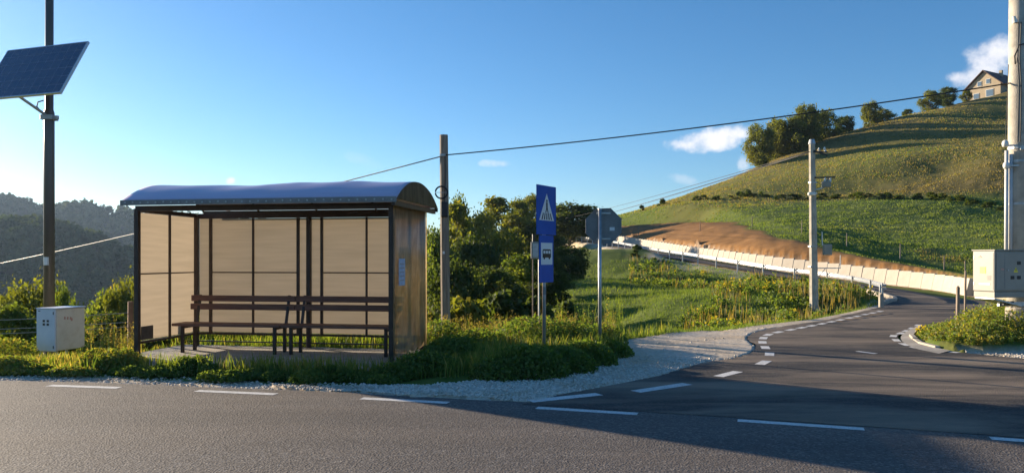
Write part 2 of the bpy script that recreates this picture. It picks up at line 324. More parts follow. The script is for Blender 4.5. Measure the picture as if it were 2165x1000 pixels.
def ground_mat():
    m = bpy.data.materials.new('ground_cover'); m.use_nodes = True; m.cycles.use_bump_map_correction = False; nt = m.node_tree; N, L = nt.nodes, nt.links; b = N['Principled BSDF']
    b.inputs['Roughness'].default_value = .95; b.inputs['Specular IOR Level'].default_value = .1
    tc = N.new('ShaderNodeTexCoord'); o = tc.outputs['Object']
    def noise(s, d=5, dist=0):
        n = N.new('ShaderNodeTexNoise'); n.inputs['Scale'].default_value = s; n.inputs['Detail'].default_value = d; n.inputs['Roughness'].default_value = .62; n.inputs['Distortion'].default_value = dist; L.new(o, n.inputs['Vector']); return n.outputs[0]
    def ramp(x, a, bb, c=0., d=1.):
        r = N.new('ShaderNodeMapRange'); r.inputs[1].default_value = a; r.inputs[2].default_value = bb; r.inputs[3].default_value = c; r.inputs[4].default_value = d; L.new(x, r.inputs[0]); return r.outputs[0]
    def mixc(f, a, bb):
        x = N.new('ShaderNodeMixRGB'); L.new(f, x.inputs[0])
        for i, v in ((1, a), (2, bb)):
            if isinstance(v, tuple): x.inputs[i].default_value = (*v, 1)
            else: L.new(v, x.inputs[i])
        return x.outputs[0]
    def at(k): n = N.new('ShaderNodeAttribute'); n.attribute_name = k; return n.outputs['Fac']
    g = mixc(ramp(noise(.8), .35, .65), (.09, .13, .023), (.15, .185, .038))
    g = mixc(ramp(noise(6), .45, .7, 0, .5), g, (.14, .155, .05))
    d = mixc(ramp(noise(.35, 6, .5), .38, .62), (.16, .122, .04), (.25, .185, .068))
    d = mixc(ramp(noise(1.6, 6), .42, .68, 0, .75), d, (.09, .09, .03))
    col = mixc(at('dry'), g, d)
    sb = mixc(ramp(noise(.6, 6), .35, .65), (.25, .125, .045), (.34, .18, .07))
    sb = mixc(ramp(noise(3, 5), .45, .7, 0, .6), sb, (.2, .11, .05))
    col = mixc(at('soil'), col, sb)
    gr = mixc(ramp(noise(14, 4), .38, .62), (.50, .42, .32), (.70, .61, .50))
    gr = mixc(ramp(noise(1.2, 5), .4, .65, 0, .7), gr, (.56, .42, .27))
    col = mixc(at('gravel'), col, gr)
    L.new(col, b.inputs['Base Color'])
    bp = N.new('ShaderNodeBump'); bp.inputs['Strength'].default_value = .5; bp.inputs['Distance'].default_value = .03
    ad = N.new('ShaderNodeMath'); ad.operation = 'ADD'; L.new(noise(2.2, 4), ad.inputs[0]); L.new(noise(9, 3), ad.inputs[1])
    L.new(ad.outputs[0], bp.inputs['Height']); L.new(bp.outputs[0], b.inputs['Normal'])
    return m
M['ground'] = ground_mat()
M['hill'] = mat('wooded_hill_floor', (.03, .045, .018), (.05, .06, .025), .02, .95)
M['stone'] = mat('gravel_stone', (.54, .48, .40), (.74, .67, .58), 9, .9, c3=(.38, .30, .20), s3=1.2, f3=.7)
M['grass'] = leaf_mat('grass_blade', (.08, .145, .025), (.18, .225, .045), (.38, .30, .12))
M['dryg'] = leaf_mat('dry_grass_blade', (.15, .13, .04), (.27, .215, .085), (.17, .115, .05))
M['weed'] = leaf_mat('weed_leaf', (.07, .125, .027), (.15, .205, .045), (.24, .21, .055), trans=.5)
M['flower'] = leaf_mat('yellow_flower', (.5, .40, .03), (.65, .5, .05), trans=.3)
M['seed'] = leaf_mat('brown_seed_head', (.09, .05, .035), (.22, .15, .08), trans=.3)
M['leaf_a'] = leaf_mat('leaf_green', (.055, .095, .017), (.13, .175, .033), (.22, .22, .045), trans=.5)
M['leaf_b'] = leaf_mat('leaf_yellow_green', (.07, .095, .016), (.16, .175, .033), (.27, .22, .04), trans=.5)
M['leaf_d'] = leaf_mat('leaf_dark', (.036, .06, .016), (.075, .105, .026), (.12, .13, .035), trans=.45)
M['leaf_far'] = leaf_mat('leaf_far', (.028, .05, .018), (.06, .085, .03), (.09, .105, .04), trans=.25)

# ------------------------------------------------------------------ the lie of the land
DASH_C = [G(*p) for p in ((174, 818), (501, 828.5), (855, 845), (1239, 868.5), (1692, 901), (2190, 931))]
_px = np.array([p[0] for p in DASH_C]); _py = np.array([p[1] for p in DASH_C])
_cf = np.polyfit(_px, _py, 2)
def line_y(x):                                   # the dashed edge line of the main road
    x = np.asarray(x, float); xc = np.clip(x, -7.5, 5.5)
    return np.polyval(_cf, xc)+np.polyval(np.polyder(_cf), xc)*(x-xc)
def edge_y(x): return line_y(x)+.30+.03*np.sin(np.asarray(x)*2.1)+.02*np.sin(np.asarray(x)*5.3)
IN = [(2.08,10.49,0),(2.99,11.74,0),(3.70,12.37,0),(4.41,13.69,0),(4.77,15.33,0),(5.5,16.84,0),(6.93,18.55,0),(8.55,20.48,-.03),(12.67,26.4,-.1),(16.0,31.8,-.2),
      (17.6,34.5,-.25),(18.6,37.8,-.2),(19.2,41.5,-.05),(18.9,45.5,.15),(17.3,50,.5),(15.9,55,.95),(14.6,61,1.4),(13.3,70,1.95),(12,84,2.85),(10.6,100,3.75),(7.5,115,4.6),(2,128,5.0)]
OUT = [(12.5,7.3,0),(9.6,10.6,0),(7.95,12.6,0),(7.42,13.84,0),(7.9,15.5,0),(9.0,17.0,0),(10.6,18.2,0),(12.2,19.9,-.03),(16.4,25.0,-.1),(20.0,29.8,-.25),
       (22.4,34.3,-.35),(23.6,39.5,-.4),(24.0,43.5,-.25),(23.0,48,.02),(21.2,52.5,.4),(19.0,57,.85),(17.4,63.5,1.35),(16,72.5,1.95),(14.6,86,2.85),(13.2,102,3.8),(9.7,118,4.6),(4,132,5.0)]
INs, OUTs = catmull(IN, 10), catmull(OUT, 10)
MID = (INs+OUTs)/2; HW = np.linalg.norm((OUTs-INs)[:, :2], axis=1)/2
ROADPOLY = np.vstack([INs[:, :2], OUTs[::-1, :2]])
c = []
def cp(px, py, Y): c.append(P(px, py, Y))
def cw(x, y, z): c.append((x, y, z))
for x in (-60, -30, -12, -5, 0, 4, 9, 16, 30): cw(x, 6 if x > -3 else 10, 0)
for x, y in ((-60,-40),(0,-60),(60,-40),(40,0),(-90,0)): cw(x, y, 0)
for x, y, z in ((-12,13,-.32),(-8,13.2,-.32),(-6.3,13,-.03),(-9,11.2,-.03),(-3,14.6,0),(0,14.5,-.05),(-12,17,-.9),(-7,17,-1.0),(-3,18,-1.1),(-14,22,-2.6),(-8,22,-2.4),(-2.5,24,-3.2),(1.2,24,-2.0),(-22,32,-6.5),(-12,34,-6),(-3,33,-4.0),(1.5,34,-2.0),
                (-40,60,-17),(-18,60,-13),(-5,60,-7),(0,50,-3.0),(-80,120,-36),(-40,120,-30),(-10,120,-12),(-150,220,-50),(-60,240,-45),(0,220,-20),(-250,100,-48),(-120,40,-22),(-300,350,-58),(-40,400,-55)): cw(x, y, z)
for p in ((1500,700,16.8),(1400,650,30),(1330,625,38),(1600,645,29),(1760,640,29.5),(1720,665,28),(1500,605,47),(1400,603,46),(1650,612,41),(1780,612,40),(1400,566,58),(1480,575,54),(1300,602,50),(1250,640,36),(1200,648,35),(1200,600,46),(1200,545,66),(1240,520,95),(1280,535,75)): cp(*p)
for x, y, z in OUT[11:]: pass
for i in range(11, 22):
    a, b = np.array(IN[i]), np.array(OUT[i]); d = (b-a)/np.linalg.norm((b-a)[:2]); q = b+d*1.3; cw(q[0], q[1], b[2]+.8)
for p in ((1975,592,46.5),(1850,568,52),(1720,535,58),(1620,510,64),(1480,490,72),(1400,482,84),(1330,478,100),(1270,480,118)): cp(*p)
for p in ((1400,455,102),(1550,455,92),(1700,470,80),(1850,500,70),(2000,540,58),(2000,480,75),(1330,462,118),(1400,442,112),(1600,428,106),(1800,425,100),(2000,440,90),(2120,462,84),
          (1400,436,122),(1600,410,116),(1800,405,111),(2000,418,98),(2120,440,90),(1600,385,130),(1700,365,128),(1900,345,118),(2100,345,108),(2100,270,145),(1900,290,146),(1750,330,146),(2165,300,125),(2000,300,136),(2000,360,112),(2200,240,165),
          (2250,600,44),(2250,500,65),(2350,400,95)): cp(*p)
crest = ((1240,478,125),(1310,455,132),(1400,430,140),(1500,395,150),(1600,355,156),(1700,310,161),(1800,278,170),(1900,248,180),(2000,225,190),(2100,205,200),(2165,195,206),(2350,170,220))
for p in crest:
    cp(*p); x, y, z = P(*p); cw(x*1.2, y*1.2, z*.97-.5); cw(x*1.6, y*1.6, z*.7-4)
for x, y, z in ((120,60,22),(160,150,50),(250,100,45),(60,10,0),(100,-10,2)): cw(x, y, z)
CPT = np.array(c)
def tps_fit(p, lam=.02):
    n = len(p); d = np.linalg.norm(p[:, None, :2]-p[None, :, :2], axis=2); K = np.where(d > 0, d*d*np.log(d+1e-12), 0)
    A = np.zeros((n+3, n+3)); A[:n, :n] = K+lam*np.eye(n); Q = np.c_[np.ones(n), p[:, :2]]; A[:n, n:] = Q; A[n:, :n] = Q.T
    return np.linalg.solve(A, np.r_[p[:, 2], 0, 0, 0])
TW = tps_fit(CPT)
def tps(x, y):
    out = np.zeros(x.shape); n = len(CPT)
    for i in range(0, len(x), 20000):
        xs, ys = x[i:i+20000, None], y[i:i+20000, None]
        d2 = (xs-CPT[:, 0])**2+(ys-CPT[:, 1])**2
        out[i:i+20000] = (.5*d2*np.log(d2+1e-12))@TW[:n]+TW[n]+TW[n+1]*xs[:, 0]+TW[n+2]*ys[:, 0]
    return out
GRAVEL = [G(*p) for p in ((560,812),(860,815),(960,812),(1040,800),(1180,786),(1270,765),(1325,747),(1300,722),(1400,709),(1480,700),(1560,695),(1640,690),(1700,683),(1760,672),(1775,680),(1700,690),(1640,700),(1600,716),(1612,735),(1620,760),(1500,790),(1400,812),(1230,838),(1120,850),(880,838),(700,826))]
ISLAND = [(7.86,14.3),(8.35,15.6),(9.3,17.0),(10.9,18.2),(12.5,19.9),(16.4,25.0),(20.0,29.8),(24,29),(24,18),(16,14.5),(12.2,13.7),(10.2,13.5),(9.1,13.3),(8.1,13.2),(7.8,13.5)]
SHX, SHY = -6.09, 12.30; SA = math.atan2(-.73, 4.25); SL, SD = 4.31, 1.65
MOUTH = [(float(a), float(line_y(a))-.1) for a in np.linspace(.1, 12.5, 20)]+[OUT[0][:2], OUT[1][:2], IN[1][:2], IN[0][:2], G(1400,793), G(1290,815), G(1180,835)]
def poly_dist(x, y, poly):
    d = np.full(x.shape, 1e9); n = len(poly)
    for i in range(n):
        (ax, ay), (bx, by) = poly[i], poly[(i+1) % n]; l2 = (bx-ax)**2+(by-ay)**2
        t = np.clip(((x-ax)*(bx-ax)+(y-ay)*(by-ay))/l2, 0, 1); d = np.minimum(d, np.hypot(x-ax-t*(bx-ax), y-ay-t*(by-ay)))
    return d
def road_dist(x, y):
    """signed side (+ outside / uphill), distance beyond the road's edge, road height, station 0..1"""
    bd = np.full(x.shape, 1e9); bi = np.zeros(x.shape, int)
    for i in range(0, len(x), 20000):
        d = (x[i:i+20000, None]-MID[:, 0])**2+(y[i:i+20000, None]-MID[:, 1])**2
        k = d.argmin(1); bi[i:i+20000] = k; bd[i:i+20000] = np.sqrt(d[np.arange(len(k)), k])
    n = OUTs[bi, :2]-INs[bi, :2]; side = (x-MID[bi, 0])*n[:, 0]+(y-MID[bi, 1])*n[:, 1]
    T = np.gradient(MID[:, :2], axis=0)[bi]; tl = np.linalg.norm(T, axis=1); pj = ((x-MID[bi, 0])*T[:, 0]+(y-MID[bi, 1])*T[:, 1])/tl
    fr = np.clip(pj/tl, -.7, .7); q = np.clip(bi+fr, 0, len(MID)-1); ar = np.arange(len(MID))
    bd = np.sqrt(np.maximum(bd**2-np.clip(pj, -.7*tl, .7*tl)**2, 0))
    return np.sign(side), bd-np.interp(q, ar, HW), np.interp(q, ar, MID[:, 2]), q/10.0
def height(x, y, full=False):
    x = np.asarray(x, float).ravel(); y = np.asarray(y, float).ravel(); r = np.hypot(x, y)
    z = tps(x, y)
    far = sstep(260, 420, r); z = z*(1-far)+np.clip(z, -62, 60)*far
    z = z*(1-sstep(420, 700, r))+(-62)*sstep(420, 700, r)
    off = np.clip((y-edge_y(x)-1.0)/6, 0, 1)
    z = z+off*((fbm(x, y, .9, 4, 3)-.47)*.22+(fbm(x, y, .17, 3, 9)-.44)*np.clip((r-60)/60, 0, 1)*.25)
    s = y-edge_y(x)
    shoulder = -.03+.05*(fbm(x, y, 2.5, 3, 5)-.47)*np.clip(s*2, 0, 1)
    w = 1-sstep(.6, 3.2, s)
    z = z*(1-w)+shoulder*w
    z = np.where(s < .02, -.05, z)
    z = np.where(s < -9, -.02+.3*sstep(-9, -25, s), z)
    soil = np.zeros(x.shape)
    near = (y > 4) & (y < 145) & (x > -8) & (x < 45)
    sd, d, zr, st = road_dist(x[near], y[near])
    zn = z[near]
    mo = np.where(sd > 0, np.where(st >= 10.5, 1.0, .5), np.where(st > 9, 1.6, 1.2))
    ww = 1-sstep(.15, 1, (d-.05)/mo)
    zn = zn*(1-ww)+(zr-.05)*ww
    inp = in_poly(x[near], y[near], ROADPOLY)
    zn = np.where(inp, np.minimum(zn, zr-.05), zn)
    wid = np.interp(st, [10.5, 11, 13, 14, 15, 16, 17, 18, 19, 20, 21], [0, .3, 1.8, 2.8, 4.0, 5.0, 7.0, 10, 11, 5, 0])
    jit = (fbm(x[near], y[near], .35, 4, 21)-.47)*3.2
    so = ((sd > 0) & (st > 10.5))*sstep(.3, -.6, (d+jit*np.clip(d/4, 0, 1)-wid))
    soil[near] = so*(d > -.3)
    rise = np.interp(st, [10.5, 11, 12, 13, 14, 15, 16, 17, 18, 19, 20, 21], [.7, .8, .9, 1.15, 1.5, 1.8, 2.1, 2.5, 2.9, 2.8, 2.0, 1.2])
    bk = zr+.78+np.maximum(rise-.78, 0)*np.sin(np.clip(d/np.maximum(wid, .5), 0, 1)*math.pi/2)
    bw = ((sd > 0) & (st > 10.5) & (d > .8))*(1-sstep(0, 1, (d-wid)/4))
    zn = zn*(1-bw)+bk*bw
    zn = zn+so*((fbm(x[near], y[near], .5, 4, 33)-.47)*.4)*sstep(.8, 2.5, d)
    z[near] = zn
    gr = np.zeros(x.shape); nn = near & (y < 32)
    g = in_poly(x+.25*(fbm(x, y, 1.8, 3, 41)-.47)*2, y+.25*(fbm(x, y, 1.8, 3, 43)-.47)*2, GRAVEL)
    g = g & (y < 32)
    gr = np.where(g, 1.0, gr)
    gr = np.maximum(gr, ((s > -.2) & (s < .45+.5*(fbm(x, y, 1.2, 3, 47)-.3)))*.9)
    gd = np.zeros(x.shape); gd[g] = np.minimum(poly_dist(x[g], y[g], MOUTH), poly_dist(x[g], y[g], ROADPOLY[::6]))
    z = z+np.where(g & (s > .1), .02+.16*np.clip(fbm(x, y, 1.1, 3, 51)-.3, 0, 1), 0)*sstep(.1, 1.0, s)*sstep(0, .9, gd)*(1-in_poly(x, y, ROADPOLY))
    # gravel on the lower side of the climbing leg and right of the island
    e = np.zeros(x.shape); ii = np.zeros(x.shape)
    e[near] = ((sd < 0) & (st > 12))*sstep(3.6, .2, d+(fbm(x[near], y[near], .5, 4, 61)-.47)*7)*np.clip((st-12.5)/1.5, 0, 1)
    ii[near] = ((d < .7) & (d > -.2) & (st > 4.2))*np.where(sd < 0, .95, .6)
    gr = np.maximum(gr, np.maximum(e*.8, ii))
    isl = in_poly(x, y, ISLAND); q = np.zeros(x.shape); q[isl] = sstep(0, 2.0, poly_dist(x[isl], y[isl], ISLAND))
    z = np.where(isl, np.clip(z, -.02, .1)+.40*q, z)
    rg = (x > 7.8) & (y < 13.7+.1*(x-9)) & (y > edge_y(x)) & (~isl) & (x < 22)
    gr = np.where(rg, .9, gr); z = np.where(rg, -.02+.03*(fbm(x, y, 1.5, 3, 57)-.47), z)
    z = np.where(g & (y < 18), .0+.05*np.clip(fbm(x, y, 1.1, 3, 51)-.3, 0, 1)*sstep(0, .9, gd), z)
    z = np.where(in_poly(x, y, MOUTH) | (in_poly(x, y, ROADPOLY) & (y < 20)), -.05, z)
    uu, vv_ = (x-SHX)*math.cos(SA)+(y-SHY)*math.sin(SA), -(x-SHX)*math.sin(SA)+(y-SHY)*math.cos(SA)
    pd = np.maximum(np.maximum(-.5-uu, uu-(SL+.5)), np.maximum(-1.1-vv_, vv_-(SD+.25)))
    z = np.where(pd < 0, -.05, np.where(pd < .8, np.minimum(z, -.05+.1*np.clip(pd, 0, 1)), z))
    if not full: return z
    dry = sstep(0, 1, (tps(x, y)-8.2-(fbm(x, y, .05, 3, 71)-.47)*5)/2.5)*((r > 70) & (x > 0))
    dry = dry*np.clip(.65+(fbm(x, y, .03, 3, 77)-.35)*1.6, .3, 1)
    dry = np.maximum(dry, .35*(fbm(x, y, .25, 3, 79) > .55)*(r < 70))
    return z, soil, np.clip(gr, 0, 1), dry

# ------------------------------------------------------------------ ground
def build_ground():
    th = np.r_[np.radians(np.linspace(-46, 46, 560)), np.radians(np.linspace(46, 314, 90))[1:-1]]
    rr = np.r_[0.3, 2.0, np.geomspace(4.0, 200, 300), np.geomspace(200, 2600, 50)[1:]]
    T, Q = np.meshgrid(th, rr); x = (Q*np.sin(T)).ravel(); y = (Q*np.cos(T)).ravel()
    z, soil, gr, dry = height(x, y, True)
    n, k = len(rr), len(th); i = np.arange(n-1)[:, None]*k; j = np.arange(k)[None]; j2 = (j+1) % k
    F4 = np.stack([i+j, i+j2, i+k+j2, i+k+j], 2).reshape(-1, 4)
    me = npmesh('ground', np.c_[x, y, z], F4, 4, {'soil': soil, 'gravel': gr, 'dry': dry})
    o = link('ground', me, M['ground'], smooth=True); tag(o, kind='structure'); return o
GROUND = build_ground()
def zat(x, y): return float(height(np.array([x]), np.array([y]))[0])

# ------------------------------------------------------------------ roads
def build_roads():
    xs = np.linspace(-70, 70, 281); v, f = [], []
    offs = (0, -.5, -2, -4, -6, -7.8)
    for i, x in enumerate(xs):
        for k in offs: v.append((x, float(edge_y(x)) + k - abs(x)*0, 0.0))
    m = len(offs)
    for i in range(len(xs)-1):
        for k in range(m-1): f.append((i*m+k, i*m+k+1, (i+1)*m+k+1, (i+1)*m+k))
    me = bpy.data.meshes.new('main_road'); me.from_pydata(v, [], f); main = link('main_road', me, M['asphalt_old']); tag(main, kind='structure')
    for x, (px, py) in zip(_px, DASH_C): pass
    def ribbon(pts, w, z, name, parent, tap=0.0):
        p = np.array(pts, float); t = np.gradient(p, axis=0); t /= np.linalg.norm(t, axis=1)[:, None]; nr = np.c_[-t[:, 1], t[:, 0]]
        L_, R_ = p+nr*w/2, p-nr*w/2; n = len(p); v = [(a[0], a[1], z+(zz if (zz := 0) else 0)) for a in L_]+[(a[0], a[1], z) for a in R_]
        f = [(i, i+1, n+i+1, n+i) for i in range(n-1)]
        me = bpy.data.meshes.new(name); me.from_pydata(v, [], f); me.update()
        if me.polygons[0].normal.z < 0: me.flip_normals()
        return link(name, me, M['white_paint'], parent)
    for a, b in ((-9.95,-8.95),(-7.9,-6.9),(-5.87,-4.89),(-3.84,-2.80),(-1.73,-.71),(.265,1.30),(2.24,3.32),(4.28,5.3),(6.3,7.3)):
        x = np.linspace(a, b, 6); ribbon(np.c_[x, line_y(x)], .125, .0028, 'edge_dash', main)
    # side road: mouth + strip
    xm = np.linspace(.1, 12.5, 30)
    mouth = [(x, float(line_y(x))+.14, .0045) for x in xm]
    left = catmull([G(1100,850), G(1180,835), G(1290,815), G(1400,793), (2.08,10.49)][1:], 6)
    poly = mouth[::-1]+[(p[0], p[1], .0045) for p in left[:-1]]
    # right-hand rim closes at OUT[0]
    bm = bmesh.new(); vs = [bm.verts.new(p) for p in poly+[(IN[0][0], IN[0][1], .0045), (OUT[0][0], OUT[0][1], .0045)]]
    fc = bm.faces.new(vs); bmesh.ops.triangulate(bm, faces=[fc])
    n = len(INs); K = 9; rows = []
    jag = [(random.random()-.5)*.08 for _ in range(n)]
    for i in range(n):
        a, b = INs[i].copy(), OUTs[i].copy(); a[:2] += (a-b)[:2]/np.linalg.norm((a-b)[:2])*jag[i]
        rows.append([bm.verts.new((*(a+(b-a)*k/(K-1))[:2], (a+(b-a)*k/(K-1))[2]+.0045)) for k in range(K)])
    for i in range(n-1):
        for k in range(K-1): bm.faces.new((rows[i][k], rows[i+1][k], rows[i+1][k+1], rows[i][k+1]))
    bmesh.ops.recalc_face_normals(bm, faces=bm.faces[:])
    for q in bm.faces:
        if q.normal.z < 0: q.normal_flip()
    me = bpy.data.meshes.new('side_road'); bm.to_mesh(me); bm.free()
    side = link('side_road', me, M['asphalt_new']); tag(side, kind='structure')
    dl = [(1195,841,.95),(1400,820,.95),(1540,791,.62),(1614,767,.5),(1627,749,.45),(1618,735,.45),(1612,724,.45),(1614,715,.45),(1624,708,.45),(1645,702.5,.45),(1672,697.5,.45),(1695,693,.45),(1716,689,.45),(1738,684.7,.45),(1758,680.5,.45),(1777,676.5,.45),(1796,672.4,.45),(1812,669,.45),(1829,665,.45),(1845,661.8,.45),(1860,658.5,.45)]
    pts = np.array([G(p[0], p[1]) for p in dl]); tg = np.gradient(pts, axis=0); tg /= np.linalg.norm(tg, axis=1)[:, None]
    for p, t, d in zip(pts, tg, dl): ribbon([p-t*d[2]/2, p, p+t*d[2]/2], .15 if d[2] < .9 else .17, .0072, 'edge_dash', side)
    dr = [(2000,743),(1945,737),(1913,728.6),(1895,719.6),(1889,710.6),(1904,705),(1916,700),(1928,694.5),(1941,688)]
    pts = np.array([G(*p) for p in dr]); tg = np.gradient(pts, axis=0); tg /= np.linalg.norm(tg, axis=1)[:, None]
    for p, t in zip(pts, tg): ribbon([p-t*.22, p, p+t*.22], .13, .0072, 'edge_dash', side)
    a = np.array(G(1812, 743)); b = np.array(G(1852, 748)); ribbon([a, (a+b)/2, b], .1, .0072, 'centre_dash', side)
build_roads()

# ------------------------------------------------------------------ kerbs
def kerb_run(name, pts, label, h=.12, w=.14, step=.75):
    p = resample(pts, step); o = empty(name, tuple(p[0][:2])+(0,), 0, label, 'kerb')
    for i in range(len(p)-1):
        a, b = Vector(p[i])-o.location, Vector(p[i+1])-o.location; d = (b-a).normalized()*.008
        j = Vector((random.uniform(-.01, .01), random.uniform(-.01, .01), random.uniform(-.012, .012)))
        MB().bar(a+d+j+Vector((0, 0, h/2-.06)), b-d+j+Vector((0, 0, h/2-.06)), w, h+.12).build('kerb_stone', M['kerb'], o, bevel=.012)
    return o
ik = catmull([(*G(1929,713),0),(*G(1946,728),0),(*G(1985,739),0),(*G(2030,744),0),(*G(2062,745),0)], 8)
kerb_run('island_kerb', [(a[0]+.05, a[1]+.12, 0) for a in ik], 'pale concrete kerb rounding the flowering roadside island', .045, .10)
hk = INs[84:128]; hn = (INs-OUTs)[84:128]; hn = hn/np.linalg.norm(hn[:, :2], axis=1)[:, None]
kerb_run('bend_kerb', [(p[0]+n[0]*.12, p[1]+n[1]*.12, p[2]) for p, n in zip(hk, hn)], 'pale kerb along the inside of the far road bend', .12, .16, 1.0)
def gutter():
    q = catmull([(*G(1985,748),0),(*G(1930,735),0),(*G(1905,718),0),(*G(1912,704),0),(*G(1938,690),0)], 8)
    r = catmull([(*G(2010,743),0),(*G(1950,730),0),(*G(1930,714),0),(*G(1937,702),0),(*G(1950,688),0)], 8)
    n = len(q); v = [(p[0], p[1], .007) for p in q]+[(p[0], p[1], .02) for p in r]
    me = bpy.data.meshes.new('gutter_strip'); me.from_pydata(v, [], [(i, i+1, n+i+1, n+i) for i in range(n-1)]); me.update()
    if me.polygons[0].normal.z < 0: me.flip_normals()
    tag(link('gutter_strip', me, M['slab']), kind='structure')
gutter()

# ------------------------------------------------------------------ concrete wall of panels along the climbing road
def build_wall():
    st = np.arange(len(OUTs))/10; sel = (st >= 11.0) & (st <= 21.0)
    n = (OUTs-INs)[sel]; n = n/np.linalg.norm(n[:, :2], axis=1)[:, None]; p = OUTs[sel].copy(); p[:, :2] += n[:, :2]*.35
    q = resample(p, 1.0); nn = resample(np.c_[p, n], 1.0)[:, 3:]
    o = empty('panel_wall', tuple(q[0]), 0, 'long low wall of pale concrete panels below the bare soil bank', 'retaining wall')
    mb = MB()
    prof = [(-.30, -.35), (.18, -.35), (.18, 1.0), (.02, 1.0), (-.20, .06), (-.30, .04)]
    mb.prism([(-.4995, a, b) for a, b in prof], (-.4995, 0, 0), (.4995, 0, 0)); me0 = mb.mesh('wall_panel', .006); me0.materials.append(M['wall_conc'])
    for i in range(len(q)-1):
        a, b = q[i], q[i+1]; d = b-a; ang = math.atan2(d[1], d[0])
        w = bpy.data.objects.new('wall_panel', me0); C.objects.link(w); w.parent = o
        w.location = Vector((a+b)/2)-o.location+Vector((0, 0, random.uniform(-.006, .006)))
        # local +y points uphill: away from the road
        up = Vector((nn[i][0], nn[i][1], 0)); flip = up.dot(Vector((-math.sin(ang), math.cos(ang), 0))) < 0
        w.rotation_euler = (random.uniform(-.006, .006), 0, ang+(math.pi if flip else 0)+random.uniform(-.012, .012))
    return o
build_wall()
def build_rail():
    st = np.arange(len(INs))/10; sel = (st >= 9.3) & (st <= 19.5)
    n = (INs-OUTs)[sel]; n = n/np.linalg.norm(n[:, :2], axis=1)[:, None]; p = INs[sel].copy(); p[:, :2] += n[:, :2]*.55
    o = empty('guardrail', tuple(p[0]), 0, 'galvanised guardrail curving round the bend and up the slope', 'guardrail')
    q = resample(p, .5); pr = [(.0, -.12), (.04, -.08), (.0, -.03), (.0, .03), (.04, .08), (0, .12)]
    t = np.gradient(q, axis=0); t /= np.linalg.norm(t[:, :2], axis=1)[:, None]; nr = np.c_[-t[:, 1], t[:, 0]]
    v, f = [], []
    for i in range(len(q)):
        sgn = -1
        for a, b in pr: v.append((q[i][0]+nr[i][0]*a*sgn-q[0][0], q[i][1]+nr[i][1]*a*sgn-q[0][1], q[i][2]+.6+b-q[0][2]))
    k = len(pr)
    for i in range(len(q)-1):
        for j in range(k-1): f.append((i*k+j, i*k+j+1, (i+1)*k+j+1, (i+1)*k+j))
    rail = MB(); rail.v, rail.f = v, f; rb = rail.build('rail_beam', M['galv'], o)
    so = rb.modifiers.new('thickness', 'SOLIDIFY'); so.thickness = .008
    pm = MB().box((0, 0, .17), (.08, .05, 1.1)).mesh('rail_post', .005); pm.materials.append(M['galv'])
    for x in resample(p, 3.0):
        w = bpy.data.objects.new('rail_post', pm); C.objects.link(w); w.parent = o; w.location = Vector(x)-o.location+Vector((-.06, 0, 0))
build_rail()

# ------------------------------------------------------------------ far wooded hills
def far_hill(name, line, Yc, base, front, cards, ntree, size, label, seed, zb=-62):
    """ridge through photo points at distance Yc, falling to the valley in front and away behind"""
    pts = np.array([P(a, b, Yc) for a, b in line]); rn = np.random.default_rng(seed)
    xs = np.linspace(pts[0, 0], pts[-1, 0], 90); zc = np.interp(xs, pts[:, 0], pts[:, 2])
    prof = np.linspace(-1, 1, 41)
    X, T = np.meshgrid(xs, prof, indexing='ij')
    Yy = Yc+np.where(T < 0, T*front, T*front*.8)+(fbm(X, T*front, .006, 3, seed)-.45)*front*.25*(1-T*T)
    fall = np.where(T < 0, 1-np.abs(T)**1.25, 1-np.abs(T)**1.1)
    Z = zb+(zc[:, None]-size*.95-zb)*fall+(fbm(X, Yy, .012, 4, seed+3)-.47)*front*.16*sstep(0, .45, np.abs(T))*(1-np.abs(T))
    n, k = X.shape; i = np.arange(n-1)[:, None]*k; j = np.arange(k-1)[None]
    F4 = np.stack([i+j, i+k+j, i+k+j+1, i+j+1], 2).reshape(-1, 4)
    me = npmesh(name, np.c_[X.ravel(), Yy.ravel(), Z.ravel()], F4, 4)
    o = link(name, me, M['hill'], smooth=True); tag(o, kind='structure')
    # trees on the camera side
    a = rn.random(ntree)*(n-1.01); b = rn.random(ntree)**.8*(k*.5+1); ia, ib = a.astype(int), b.astype(int); fa, fb = a-ia, b-ib
    def bl(A): return (A[ia, ib]*(1-fa)+A[ia+1, ib]*fa)*(1-fb)+(A[ia, ib+1]*(1-fa)+A[ia+1, ib+1]*fa)*fb
    tx, ty, tz = bl(X), bl(Yy), bl(Z); sc = size*(.6+.7*rn.random(ntree))
    dens = fbm(tx, ty, .02, 3, seed+9) > .22; tx, ty, tz, sc = tx[dens], ty[dens], tz[dens], sc[dens]; nt_ = len(tx)
    m = nt_*cards; ti = np.repeat(np.arange(nt_), cards)
    d = rn.normal(size=(m, 3)); d /= np.linalg.norm(d, axis=1)[:, None]; d[:, 2] = np.abs(d[:, 2])*1.0-.15
    rad = .55+.45*rn.random(m)
    ctr = np.c_[tx[ti], ty[ti], tz[ti]+sc[ti]*.35]+d*rad[:, None]*np.c_[sc[ti]*.5, sc[ti]*.5, sc[ti]*.62]
    V, F = cards_mesh(ctr, sc[ti]*(1.9/math.sqrt(cards))*(.7+.6*rn.random(m)), d, rn, .5)
    tree_v = rn.random(nt_)*.6
    me = npmesh(name+'_wood', V, F, 4, {'v': np.clip(tree_v[ti]+.4*rn.random(m), 0, 1)})
    w = link(name+'_wood', me, M['leaf_far']); tag(w, label, 'forest', kind='stuff')
